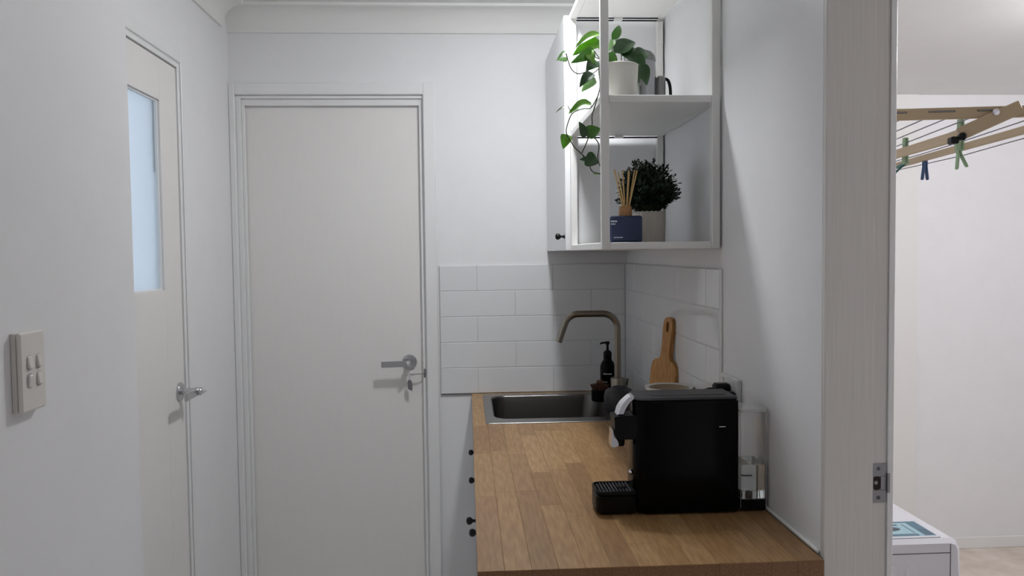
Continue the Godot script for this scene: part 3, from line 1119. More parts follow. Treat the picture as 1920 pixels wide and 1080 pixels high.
	lathe(st, [Vector2(0, 0.046), Vector2(0.010, 0.046), Vector2(0.013, 0.052), Vector2(0.010, 0.058), Vector2(0, 0.060)], 20)
	part("brush_knob", st, M.bristle_brown, t)

	# dark grey cup upside down
	t = thing("cup", "dark grey rounded cup upside down on the sink's front right corner", "cup", Vector3(-0.120, 0.9036, 0.452))
	t.scale = Vector3(1.16, 0.98, 1.16)
	st = mb()
	lathe(st, [Vector2(0.036, 0.0), Vector2(0.040, 0.0), Vector2(0.0435, 0.012), Vector2(0.0455, 0.035), Vector2(0.0450, 0.058), Vector2(0.0415, 0.074), Vector2(0.034, 0.083), Vector2(0.024, 0.0865), Vector2(0.0, 0.0865)], 40)
	part("cup_wall", st, M.charcoal, t)
	st = mb()
	lathe(st, [Vector2(0.0215, 0.0868), Vector2(0.0215, 0.0895), Vector2(0.019, 0.0895), Vector2(0.019, 0.0868)], 32)
	part("foot_ring", st, M.charcoal, t)

	# paddle board leaning on the tiles
	t = thing("cutting_board", "wooden paddle board with a holed handle leaning on the tiles", "board", Vector3(-0.0445, 0.9005, 0.735))
	var out := PackedVector2Array()
	for p in [Vector2(-0.060, 0.0), Vector2(0.060, 0.0), Vector2(0.062, 0.10), Vector2(0.060, 0.185), Vector2(0.055, 0.203), Vector2(0.042, 0.214), Vector2(0.026, 0.219), Vector2(0.0205, 0.228), Vector2(0.0195, 0.26), Vector2(0.0215, 0.315), Vector2(0.0205, 0.334), Vector2(0.014, 0.345), Vector2(0.0, 0.349)]:
		out.append(p)
	for k in range(out.size() - 2, -1, -1):
		if out[k].y > 0.0:
			out.append(Vector2(-out[k].x, out[k].y))
	out.append(Vector2(-0.060, 0.0))
	out.remove_at(0)
	var slot := PackedVector2Array()
	for k in 16:
		var a := TAU * k / 16
		slot.append(Vector2(cos(a) * 0.0075, 0.318 + sin(a) * 0.017))
	# one sheet with the hole cut through: a seam joins the outline to the hole
	var holed := PackedVector2Array(out)
	var top := 0
	for k in holed.size():
		if holed[k].y > holed[top].y: top = k
	var joined := PackedVector2Array()
	for k in holed.size() + 1:
		joined.append(holed[(top + k) % holed.size()] + (Vector2(0.00005, 0) if k == holed.size() else Vector2.ZERO))
	for k in 17:
		joined.append(slot[(4 - k + 32) % 16] + (Vector2(0.00005, 0) if k == 0 else Vector2.ZERO))
	st = mb()
	var yaw := deg_to_rad(-66.0)
	var lean := Basis(Vector3.UP, yaw) * Basis(Vector3(1, 0, 0), deg_to_rad(-4.0)) * Basis(Vector3(0, 0, 1), deg_to_rad(-4.5))
	extrude(st, out if Geometry2D.triangulate_polygon(joined).is_empty() else joined, 0.016, Transform3D(lean, Vector3(0, 0.005, 0)), 0.8, 0.0)
	part("board_panel", st, M.board_wood, t)

	# white bowl
	t = thing("bowl", "white ceramic bowl with a sandy inside, behind the coffee machine", "bowl", Vector3(-0.0760, 0.9005, 0.955))
	st = mb()
	lathe(st, [Vector2(0, 0), Vector2(0.036, 0), Vector2(0.038, 0.006), Vector2(0.046, 0.05), Vector2(0.055, 0.11), Vector2(0.0610, 0.162), Vector2(0.0675, 0.172), Vector2(0.0672, 0.1755), Vector2(0.0640, 0.1765), Vector2(0.0550, 0.1735)], 48)
	part("outer_wall", st, M.ceramic_white, t)
	st = mb()
	lathe(st, [Vector2(0.0550, 0.1735), Vector2(0.051, 0.169), Vector2(0.046, 0.163), Vector2(0.030, 0.157), Vector2(0, 0.155)], 48)
	tag(part("inside", st, M.ceramic_sand, t), "sandy brown inside of the bowl")


# -------------------------------------------------------------------- things on the shelves
func leaf_mesh(st: SurfaceTool, base: Vector3, tip: Vector3, width: float, roll: float, heart := 0.55) -> void:
	var d := tip - base
	var l := d.length()
	var y := d / l
	var view := Vector3(0.15, 0.25, 1.0).normalized()
	var x := y.cross(view).normalized()
	x = x.rotated(y, roll)
	var n := x.cross(y).normalized()
	var nu := 10
	var grid := []
	for i in nu + 1:
		var f := float(i) / nu
		var wv := width * 0.5 * pow(sin(PI * pow(f, heart)), 0.8) if f < 1.0 else 0.0
		if i == 0: wv = width * 0.02
		var row := []
		for k in 5:
			var s := (k - 2) / 2.0
			var fold := absf(s) * wv * 0.30
			var bow := sin(PI * f) * l * 0.10 - f * f * l * 0.06
			row.append(base + y * (l * f) + x * (wv * s) + n * (bow + fold))
		grid.append(row)
	var nor := []
	for i in nu + 1:
		var row := []
		for k in 5:
			var a: Vector3 = grid[mini(i + 1, nu)][k] - grid[maxi(i - 1, 0)][k]
			var b: Vector3 = grid[clampi(i, 1, nu - 1)][mini(k + 1, 4)] - grid[clampi(i, 1, nu - 1)][maxi(k - 1, 0)]
			row.append(b.cross(a).normalized())
		nor.append(row)
	for i in nu:
		for k in 4:
			tri(st, grid[i][k], grid[i][k + 1], grid[i + 1][k + 1], nor[i][k], nor[i][k + 1], nor[i + 1][k + 1])
			tri(st, grid[i][k], grid[i + 1][k + 1], grid[i + 1][k], nor[i][k], nor[i + 1][k + 1], nor[i + 1][k])

const LEAVES := [
	[-0.2872, 2.01, 1.1, -0.3572, 1.9698, 1.13, 0.0203, 2, 0.5],
	[-0.2856, 1.9925, 1.09, -0.3601, 1.9561, 1.1, 0.0301, 2, 0.2],
	[-0.3042, 1.9631, 1.11, -0.3683, 1.9264, 1.14, 0.0229, 1, -0.3],
	[-0.3221, 1.9592, 1.12, -0.3123, 1.9228, 1.15, 0.0188, 2, 0.4],
	[-0.2511, 2.006, 1.06, -0.2192, 2.0558, 1.02, 0.0183, 1, 0.3],
	[-0.2488, 2.002, 1.07, -0.2665, 1.9669, 1.09, 0.0124, 3, 0.0],
	[-0.2494, 1.9667, 1.08, -0.1823, 2.0074, 1.04, 0.0334, 0, -0.2],
	[-0.2671, 1.9374, 1.1, -0.2518, 1.9657, 1.1, 0.0273, 1, 0.3],
	[-0.2176, 1.98, 1.06, -0.1912, 1.9396, 1.08, 0.0291, 0, 0.2],
	[-0.1796, 1.9693, 1.02, -0.1358, 1.9948, 0.98, 0.0315, 0, -0.2],
	[-0.1853, 1.9685, 1.04, -0.1547, 1.9473, 1.03, 0.0211, 0, 0.3],
	[-0.1762, 1.944, 1.05, -0.1553, 1.89, 1.05, 0.028, 0, 0.1],
	[-0.3776, 1.9604, 1.12, -0.4057, 1.9316, 1.14, 0.0081, 3, 0.3],
	[-0.3751, 1.9391, 1.12, -0.4019, 1.9367, 1.13, 0.0094, 3, -0.3],
	[-0.2976, 1.9364, 1.11, -0.3309, 1.908, 1.14, 0.0297, 0, 0.2],
	[-0.3135, 1.9015, 1.14, -0.3501, 1.865, 1.15, 0.0227, 0, 0.4],
	[-0.3049, 1.8926, 1.12, -0.3405, 1.8593, 1.12, 0.0203, 3, 0.1],
	[-0.3194, 1.8287, 1.14, -0.3787, 1.8006, 1.15, 0.0227, 2, 0.5],
	[-0.376, 1.8214, 1.13, -0.4085, 1.8055, 1.13, 0.0067, 0, 0.8],
	[-0.3362, 1.7412, 1.14, -0.3494, 1.7824, 1.14, 0.0187, 0, 0.1],
	[-0.3322, 1.7465, 1.14, -0.2956, 1.765, 1.14, 0.0281, 1, -0.1],
	[-0.3793, 1.7508, 1.13, -0.3903, 1.7135, 1.14, 0.0228, 2, 0.1],
	[-0.3366, 1.6894, 1.14, -0.3016, 1.6772, 1.14, 0.0295, 0, 0.2],
	[-0.3284, 1.6825, 1.13, -0.3501, 1.6868, 1.14, 0.0121, 0, 0.3],
	[-0.3018, 1.6505, 1.14, -0.318, 1.6493, 1.14, 0.0054, 3, 0.3],
	[-0.2281, 1.9624, 1.07, -0.2057, 1.9922, 1.05, 0.0223, 0, 0.2],
	[-0.2744, 1.9653, 1.08, -0.2967, 1.9843, 1.09, 0.0248, 1, 0.3],
]
const VINES := [
	[ Vector3(-0.2583, 1.9439, 1.090), Vector3(-0.2900, 1.9369, 1.130), Vector3(-0.2995, 1.9122, 1.145), Vector3(-0.2971, 1.8700, 1.145), Vector3(-0.3026, 1.8436, 1.145), Vector3(-0.3136, 1.8080, 1.145), Vector3(-0.3178, 1.7947, 1.145), Vector3(-0.3172, 1.7677, 1.140), Vector3(-0.3254, 1.7439, 1.140), Vector3(-0.3337, 1.7226, 1.140), Vector3(-0.3433, 1.7027, 1.140) ],
	[ Vector3(-0.2999, 1.8489, 1.145), Vector3(-0.3203, 1.8146, 1.145), Vector3(-0.3405, 1.8120, 1.145), Vector3(-0.3667, 1.8010, 1.140), Vector3(-0.3804, 1.7692, 1.140), Vector3(-0.3819, 1.7520, 1.140), Vector3(-0.3753, 1.7387, 1.140), Vector3(-0.3607, 1.7161, 1.140), Vector3(-0.3420, 1.6987, 1.140), Vector3(-0.3273, 1.6813, 1.140), Vector3(-0.3180, 1.6573, 1.140), Vector3(-0.2959, 1.6500, 1.145) ],
	[ Vector3(-0.3227, 1.7438, 1.140), Vector3(-0.3093, 1.7385, 1.140), Vector3(-0.3000, 1.7211, 1.140), Vector3(-0.3029, 1.6879, 1.140), Vector3(-0.2945, 1.6619, 1.145) ],
	[ Vector3(-0.2583, 1.9439, 1.090), Vector3(-0.3129, 1.9193, 1.120), Vector3(-0.3265, 1.9099, 1.120), Vector3(-0.3496, 1.9046, 1.120), Vector3(-0.3671, 1.9192, 1.120), Vector3(-0.3790, 1.9577, 1.120) ],
]


func build_shelf_things() -> void:
	# trailing plant
	var t := thing("trailing_plant", "trailing green pothos in a white pot on the middle shelf, vines hanging over", "plant", Vector3(-0.2370, 1.8385, 1.075))
	var o := t.position
	var st := mb()
	lathe(st, [Vector2(0, 0), Vector2(0.044, 0), Vector2(0.046, 0.003), Vector2(0.0510, 0.092), Vector2(0.0515, 0.095), Vector2(0.0500, 0.097), Vector2(0.0475, 0.0955), Vector2(0.0465, 0.084)], 48)
	tag(part("pot", st, M.pot_white, t), "plain white tapered pot")
	st = mb()
	lathe(st, [Vector2(0.0470, 0.084), Vector2(0.03, 0.088), Vector2(0, 0.091)], 32)
	part("soil", st, M.soil, t)
	for v in VINES:
		st = mb()
		var q := []
		for p in v: q.append(p - o)
		tube(st, curve(q, 40), 0.0014, 7)
		part("vine", st, M.stem_green, t)
	for a in LEAVES:
		st = mb()
		var b := Vector3(a[0], a[1], a[2]) - o
		leaf_mesh(st, b, Vector3(a[3], a[4], a[5]) - o, a[6] * 1.32, a[8])
		part("leaf", st, M["leaf_%d" % a[7]], t)
		st = mb()
		# leaf stalk: back to the nearest point of a vine, or to the soil
		var near := Vector3(clampf(b.x, -0.02, 0.02), 0.088, clampf(b.z, -0.02, 0.02))
		for v in VINES:
			for p in v:
				if (p - o).distance_to(b) < near.distance_to(b): near = p - o
		if near.distance_to(b) > 0.002:
			var mid := (near + b) / 2 + Vector3(0, -0.12 * near.distance_to(b), 0)
			tube(st, [near, near.lerp(mid, 0.7) + (b - near) * 0.1, b.lerp(mid, 0.5), b], 0.0011, 6)
			part("stalk", st, M.stem_green, t)

	# steel coffee pot
	t = thing("coffee_pot", "polished steel coffee pot with a black loop handle behind the trailing plant", "coffee pot", Vector3(-0.1335, 1.8385, 0.86))
	st = mb()
	lathe(st, [Vector2(0, 0), Vector2(0.044, 0), Vector2(0.046, 0.004), Vector2(0.0465, 0.100), Vector2(0.046, 0.130), Vector2(0.044, 0.155)], 48)
	part("pot_body", st, M.pot_steel, t)
	st = mb()
	lathe(st, [Vector2(0.0450, 0.1552), Vector2(0.0455, 0.160), Vector2(0.043, 0.172), Vector2(0.034, 0.183), Vector2(0.020, 0.189), Vector2(0, 0.191)], 40)
	part("lid", st, M.pot_steel_dull, t)
	st = mb()
	box(st, Vector3(0.0585, 0.062, 0.006), Vector3(0.026, 0.108, 0.022), 0.006)
	part("handle_mount", st, M.pot_steel_dull, t)
	st = mb()
	tube(st, curve([Vector3(0.068, 0.108, 0.006), Vector3(0.080, 0.104, 0.006), Vector3(0.0865, 0.080, 0.006), Vector3(0.0865, 0.030, 0.006), Vector3(0.078, 0.012, 0.006), Vector3(0.068, 0.012, 0.006)], 28), 0.0045, 10)
	part("handle", st, M.black_plastic, t)

	# reed diffuser
	t = thing("reed_diffuser", "navy boxed reed diffuser with wooden collar and pale reeds on the lower shelf", "diffuser", Vector3(-0.2145, 1.4778, 1.045))
	st = mb()
	box(st, Vector3(-0.0045, 0.0355, 0), Vector3(0.0845, 0.0690, 0.070), 0.004)
	part("bottle", st, M.navy, t)
	st = mb()
	lathe(st, [Vector2(0.0, 0.0700), Vector2(0.0175, 0.0700), Vector2(0.0178, 0.072), Vector2(0.0170, 0.0945), Vector2(0.0155, 0.0960), Vector2(0.0120, 0.0960), Vector2(0.0120, 0.080), Vector2(0, 0.080)], 32)
	part("collar", st, M.light_wood, t)
	for p in [[-0.0045, 0.0, -0.030, 0.1935, 0.004], [-0.002, 0.003, -0.021, 0.186, 0.010], [0.0005, -0.003, -0.006, 0.192, -0.008], [0.002, 0.003, 0.008, 0.190, 0.006], [0.004, -0.001, 0.012, 0.188, -0.006], [0.006, 0.002, 0.030, 0.190, 0.008], [0.0065, -0.002, 0.026, 0.192, -0.004]]:
		st = mb()
		tube(st, [Vector3(p[0], 0.081, p[1]), Vector3(p[2], p[3], p[4])], 0.0019, 8)
		part("reed", st, M.reed, t)
	st = mb()
	box(st, Vector3(-0.0260, 0.0135, 0.03515), Vector3(0.024, 0.0018, 0.0006), 0.0001)
	for k in 4:
		box(st, Vector3(-0.0435 + k * 0.0042, 0.0555, 0.03515), Vector3(0.0035, 0.0040, 0.0006), 0.0001)
		if k < 3:
			box(st, Vector3(-0.0435 + k * 0.0042, 0.0485, 0.03515), Vector3(0.0032, 0.0030, 0.0006), 0.0001)
	tag(part("print", st, M.print_white, t), "", "", "", "stuff")

	# bushy plant in a scalloped pot
	t = thing("bushy_plant", "bushy dark green fine-leaved plant in a cream scalloped pot on the lower shelf", "plant", Vector3(-0.1345, 1.4778, 0.955))
	st = mb()
	var n := 96
	var loops := []
	for e in [[0.0, 0.0435], [0.003, 0.0455], [0.04, 0.0475], [0.078, 0.0485]]:
		var ring := PackedVector3Array()
		for k in n:
			var a := TAU * k / n
			var r: float = e[1] + 0.0007 * cos(a * 24)
			ring.append(Vector3(cos(a) * r, e[0], sin(a) * r))
		loops.append(ring)
	var rim := PackedVector3Array()
	var rim_in := PackedVector3Array()
	var low := PackedVector3Array()
	for k in n:
		var a := TAU * k / n
		var y := 0.0835 + 0.0026 * absf(cos(a * 12))
		rim.append(Vector3(cos(a) * 0.0488, y, sin(a) * 0.0488))
		rim_in.append(Vector3(cos(a) * 0.0455, y, sin(a) * 0.0455))
		low.append(Vector3(cos(a) * 0.0445, 0.070, sin(a) * 0.0445))
	loops.append(rim)
	loops.append(rim_in)
	loops.append(low)
	loft(st, loops, true)
	cap(st, loops[0], Vector3.DOWN)
	tag(part("pot", st, M.pot_cream, t), "cream pot with a scalloped rim")
	st = mb()
	lathe(st, [Vector2(0.0448, 0.071), Vector2(0.02, 0.076), Vector2(0, 0.077)], 24)
	part("soil", st, M.soil, t)
	var rng := RandomNumberGenerator.new()
	rng.seed = 19
	var stems := mb()
	var fol := mb()
	for k in 260:
		var u := rng.randf()
		var a := rng.randf() * TAU
		var el := asin(clampf(-0.22 + 1.22 * u, -1, 1))
		var dir := Vector3(cos(a) * cos(el), sin(el), sin(a) * cos(el))
		var reach := rng.randf_range(0.78, 1.08)
		var endp := Vector3(dir.x * 0.078, 0.136 + dir.y * 0.086, dir.z * 0.072) * Vector3(reach, 1, reach)
		if dir.y > 0: endp.y = 0.136 + dir.y * 0.086 * reach
		endp.x = minf(endp.x, 0.090)
		var foot := Vector3(dir.x * 0.025, 0.076, dir.z * 0.025)
		var mid := foot.lerp(endp, 0.5) + Vector3(0, 0.012, 0)
		tube(stems, [foot, mid, endp], [0.0011, 0.0009, 0.0005], 5)
		for q in 15:
			var f := 0.28 + 0.74 * q / 14.0
			var p := foot.lerp(mid, f * 2) if f < 0.5 else mid.lerp(endp, (f - 0.5) * 2)
			var ax := (endp - mid).normalized()
			var side := ax.cross(Vector3(0.3, 0.6, 0.74)).normalized().rotated(ax, q * 2.4 + k)
			var ld := (side * 0.8 + ax * 0.75).normalized()
			var ln := rng.randf_range(0.011, 0.020)
			var wv := ax.cross(side).normalized() * ln * 0.23
			var e := p + ld * ln
			var m := p + ld * ln * 0.5
			var nn := wv.cross(ld).normalized()
			m += nn * ln * 0.06
			tri(fol, p, m + wv, m - wv, nn, nn, nn)
			tri(fol, m + wv, e, m - wv, nn, nn, nn)
	tag(part("stems", stems, M.stem_green, t), "", "", "", "stuff")
	tag(part("foliage", fol, M.needle_green, t), "", "", "", "stuff")


# -------------------------------------------------------------------- fittings on the walls and ceiling
func build_wall_things() -> void:
	# four-gang light switch
	var t := thing("light_switch", "off-white four-rocker light switch on the near left wall", "light switch", Vector3(-1.263, 1.2955, 1.9775))
	var st := mb()
	box(st, Vector3(0.0035, 0, 0), Vector3(0.007, 0.111, 0.0625), 0.001)
	part("mounting_block", st, M.switch_plastic, t)
	st = mb()
	box(st, Vector3(0.0105, 0, 0), Vector3(0.0072, 0.1125, 0.0638), 0.0028)
	part("face_plate", st, M.switch_plastic, t)
	var i := 0
	for k in [[0.0105, 0.0125], [-0.0135, 0.0125], [0.0110, -0.0128], [-0.0130, -0.0128]]:
		st = mb()
		extrude(st, rounded(0.0152, 0.0212, 0.006), 0.0009, Transform3D(Basis(Vector3(0, 0, -1), Vector3.UP, Vector3(1, 0, 0)), Vector3(0.0136, k[1], k[0])), 0.7, 0.0002)
		part("rocker_well", st, M.washer_shade, t)
		st = mb()
		var tilt := 0.14 if i != 2 else -0.14
		var bas := Basis(Vector3(0, 0, 1), tilt) * Basis(Vector3(0, 0, -1), Vector3.UP, Vector3(1, 0, 0))
		extrude(st, rounded(0.0122, 0.0182, 0.0045), 0.0048, Transform3D(bas, Vector3(0.0125, k[1], k[0])), 0.7, 0.0012)
		part("rocker", st, M.switch_plastic, t)
		i += 1

	# power point and plug
	t = thing("power_outlet", "white double power outlet on the right wall behind the coffee machine", "power outlet", Vector3(0, 1.117, 1.270))
	st = mb()
	box(st, Vector3(-0.0065, 0, 0), Vector3(0.013, 0.072, 0.118), 0.002)
	part("face_plate", st, M.outlet_plastic, t)
	for z in [-0.035, 0.035]:
		st = mb()
		box(st, Vector3(-0.0142, 0.022, z), Vector3(0.0035, 0.014, 0.010), 0.001, Basis(Vector3(0, 0, 1), 0.12))
		part("rocker", st, M.outlet_plastic, t)
	t = thing("power_plug", "black plug and cord in the power outlet beside the coffee machine", "plug", Vector3(-0.030, 1.120, 1.278))
	st = mb()
	extrude(st, rounded(0.034, 0.036, 0.010), 0.036, Transform3D(Basis(Vector3(0, 0, 1), Vector3.UP, Vector3(-1, 0, 0)), Vector3(0.0155, 0, 0)), 0.7, 0.004)
	part("plug_body", st, M.black_plastic, t)
	st = mb()
	tube(st, curve([Vector3(-0.018, 0.004, 0.0), Vector3(-0.034, 0.002, -0.006), Vector3(-0.052, -0.014, -0.014), Vector3(-0.060, -0.06, -0.02), Vector3(-0.055, -0.150, 0.01), Vector3(-0.050, -0.2145, 0.070)], 40), 0.0036, 10)
	part("cord", st, M.black_plastic, t)
	st = mb()
	extrude(st, rounded(0.030, 0.026, 0.008), 0.022, Transform3D(Basis(Vector3(0, 0, 1), Vector3.UP, Vector3(-1, 0, 0)), Vector3(0.0155, -0.008, 0.040)), 0.7, 0.004)
	part("second_plug", st, M.black_plastic, t)

	# strike plate in the doorway rebate
	t = thing("strike_plate", "grey metal latch strike plate screwed into the doorway lining", "strike plate", Vector3(0.1055, 1.029, 1.7467))
	var outl := PackedVector2Array([Vector2(-0.0145, -0.036), Vector2(0.0125, -0.036), Vector2(0.0140, -0.017), Vector2(0.0195, -0.017), Vector2(0.0195, 0.018), Vector2(0.0142, 0.018), Vector2(0.0142, 0.036), Vector2(-0.0145, 0.036)])
	st = mb()
	# four strips around the latch hole, and the lip
	span(st, Vector3(-0.0145, -0.036, 0), Vector3(0.0140, -0.0125, 0.0016), 0.0004)
	span(st, Vector3(-0.0145, 0.0125, 0), Vector3(0.0140, 0.036, 0.0016), 0.0004)
	span(st, Vector3(-0.0145, -0.0125, 0), Vector3(-0.0100, 0.0125, 0.0016), 0.0003)
	span(st, Vector3(0.0035, -0.0125, 0), Vector3(0.0140, 0.0125, 0.0016), 0.0004)
	span(st, Vector3(0.0140, -0.017, 0.0), Vector3(0.0190, 0.018, 0.0055), 0.0006)
	part("plate", st, M.plate_metal, t)
	st = mb()
	extrude(st, rounded(0.0138, 0.0252, 0.005), 0.0004, Transform3D(Basis.IDENTITY, Vector3(-0.0032, 0, 0.0001)))
	part("latch_hole", st, M.recess_brown, t)
	st = mb()
	lathe(st, [Vector2(0, 0), Vector2(0.003, 0), Vector2(0.0036, 0.0012), Vector2(0.0018, 0.002), Vector2(0, 0.002)], 16, Transform3D(Basis(Vector3(1, 0, 0), Vector3(0, 0, 1), Vector3(0, -1, 0)), Vector3(-0.0055, 0.001, 0.0006)))
	part("latch_screw", st, M.plate_metal, t)
	for y in [-0.0265, 0.0265]:
		st = mb()
		lathe(st, [Vector2(0, 0.0), Vector2(0.0036, 0.0), Vector2(0.0034, 0.0006), Vector2(0.0014, 0.0009), Vector2(0, 0.0003)], 18, Transform3D(Basis(Vector3(1, 0, 0), Vector3(0, 0, 1), Vector3(0, -1, 0)), Vector3(-0.001, y, 0.0015)))
		part("screw", st, M.seam, t)

	# cabin hook on the back door frame and the key hung from it
	t = thing("door_hook", "small metal hook plate on the back door's frame, just below its lever", "hook", Vector3(-0.809, 0.983, -0.009))
	st = mb()
	box(st, Vector3(0.0, 0.0, 0.0012), Vector3(0.006, 0.034, 0.0024), 0.0008)
	part("hook_plate", st, M.plate_metal, t)
	st = mb()
	tube(st, curve([Vector3(0.0, 0.001, 0.002), Vector3(-0.010, 0.0, 0.010), Vector3(-0.040, -0.003, 0.012), Vector3(-0.062, -0.005, 0.012), Vector3(-0.074, -0.005, 0.008)], 24), 0.0028, 12)
	part("hook_rod", st, M.satin_chrome, t)
	st = mb()
	ball(st, Vector3(-0.062, -0.003, 0.012), 0.006, Vector3(1.2, 1, 1), 16)
	part("hook_end", st, M.chrome, t)
	t = thing("key", "small notched metal key hanging from the hook below the back door's lever", "key", Vector3(-0.8695, 0.9705, 0.004))
	t.scale = Vector3.ONE * 1.2
	st = mb()
	var rp := []
	for k in 25:
		var a := TAU * k / 24
		rp.append(Vector3(sin(a) * 0.0015, cos(a) * 0.0125, sin(a) * 0.0105))
	tube(st, rp, 0.0012, 8, false)
	part("ring", st, M.chrome, t)
	st = mb()
	var kp := PackedVector2Array([Vector2(-0.004, -0.010), Vector2(0.004, -0.010), Vector2(0.0085, -0.016), Vector2(0.0085, -0.024), Vector2(0.0105, -0.026), Vector2(0.0085, -0.029), Vector2(0.0110, -0.032), Vector2(0.0085, -0.035), Vector2(0.0110, -0.038), Vector2(0.0085, -0.041), Vector2(0.0085, -0.048), Vector2(0.003, -0.044), Vector2(-0.005, -0.040), Vector2(-0.006, -0.018)])
	extrude(st, kp, 0.0022, Transform3D(Basis.IDENTITY, Vector3(0, 0, -0.0011)), 0.9, 0.0003)
	part("blade", st, M.plate_metal, t)

	# dome lights on the ceilings (above the frame)
	dome_light("round white dome light on the kitchen ceiling above the worktop", Vector3(-0.392, 2.4, 0.92))
	dome_light("round white dome added for the fill light on the hallway ceiling behind the viewer", Vector3(-0.70, 2.4, 3.75))  # unseen fixture added to carry the hallway fill


func dome_light(label: String, at: Vector3) -> void:
	var t := thing("ceiling_light", label, "ceiling light", at)
	var st := mb()
	lathe(st, [Vector2(0.086, -0.026), Vector2(0.096, -0.026), Vector2(0.100, -0.020), Vector2(0.102, 0.0), Vector2(0.0, 0.0)], 40)
	part("base_ring", st, M.trim_paint, t)
	st = mb()
	var prof := [Vector2(0, -0.072)]
	for k in range(1, 11):
		var a := PI / 2 * k / 10
		prof.append(Vector2(0.085 * sin(a), -0.036 - 0.036 * cos(a)))
	prof.append_array([Vector2(0.085, -0.0265), Vector2(0, -0.0265)])
	lathe(st, prof, 40)
	part("diffuser", st, M.lamp_glow, t)


# -------------------------------------------------------------------- laundry
func peg(label: String, m: Material, at: Vector3, turn: float, splay: float, up := false, tilt := 0.0, size := 1.0) -> void:
	var t := thing("clothes_peg", label, "clothes peg", at, "plastic pegs on the drying rack")
	t.rotation.y = turn
	t.rotation.z = PI if up else tilt
	t.scale = Vector3.ONE * size
	for s in [-1.0, 1.0]:
		var st := mb()
		var p := PackedVector2Array([Vector2(0.0008, 0.012), Vector2(0.0055, 0.012), Vector2(0.0068, 0.004), Vector2(0.0060, -0.020), Vector2(0.0058 + splay, -0.058), Vector2(0.0036 + splay, -0.061), Vector2(0.0008 + splay, -0.058), Vector2(0.0012, -0.022)])
		for k in p.size(): p[k].x *= s
		extrude(st, p, 0.011, Transform3D(Basis.IDENTITY, Vector3(0, 0, -0.0055)), 0.8, 0.001)
		part("jaw", st, m, t)
	var st2 := mb()
	tube(st2, [Vector3(-0.0075, -0.008, 0.0), Vector3(-0.004, -0.006, 0.007), Vector3(0.004, -0.006, 0.007), Vector3(0.0075, -0.008, 0.0)], 0.0009, 6)
	part("spring", st2, M.wire_grey, t)


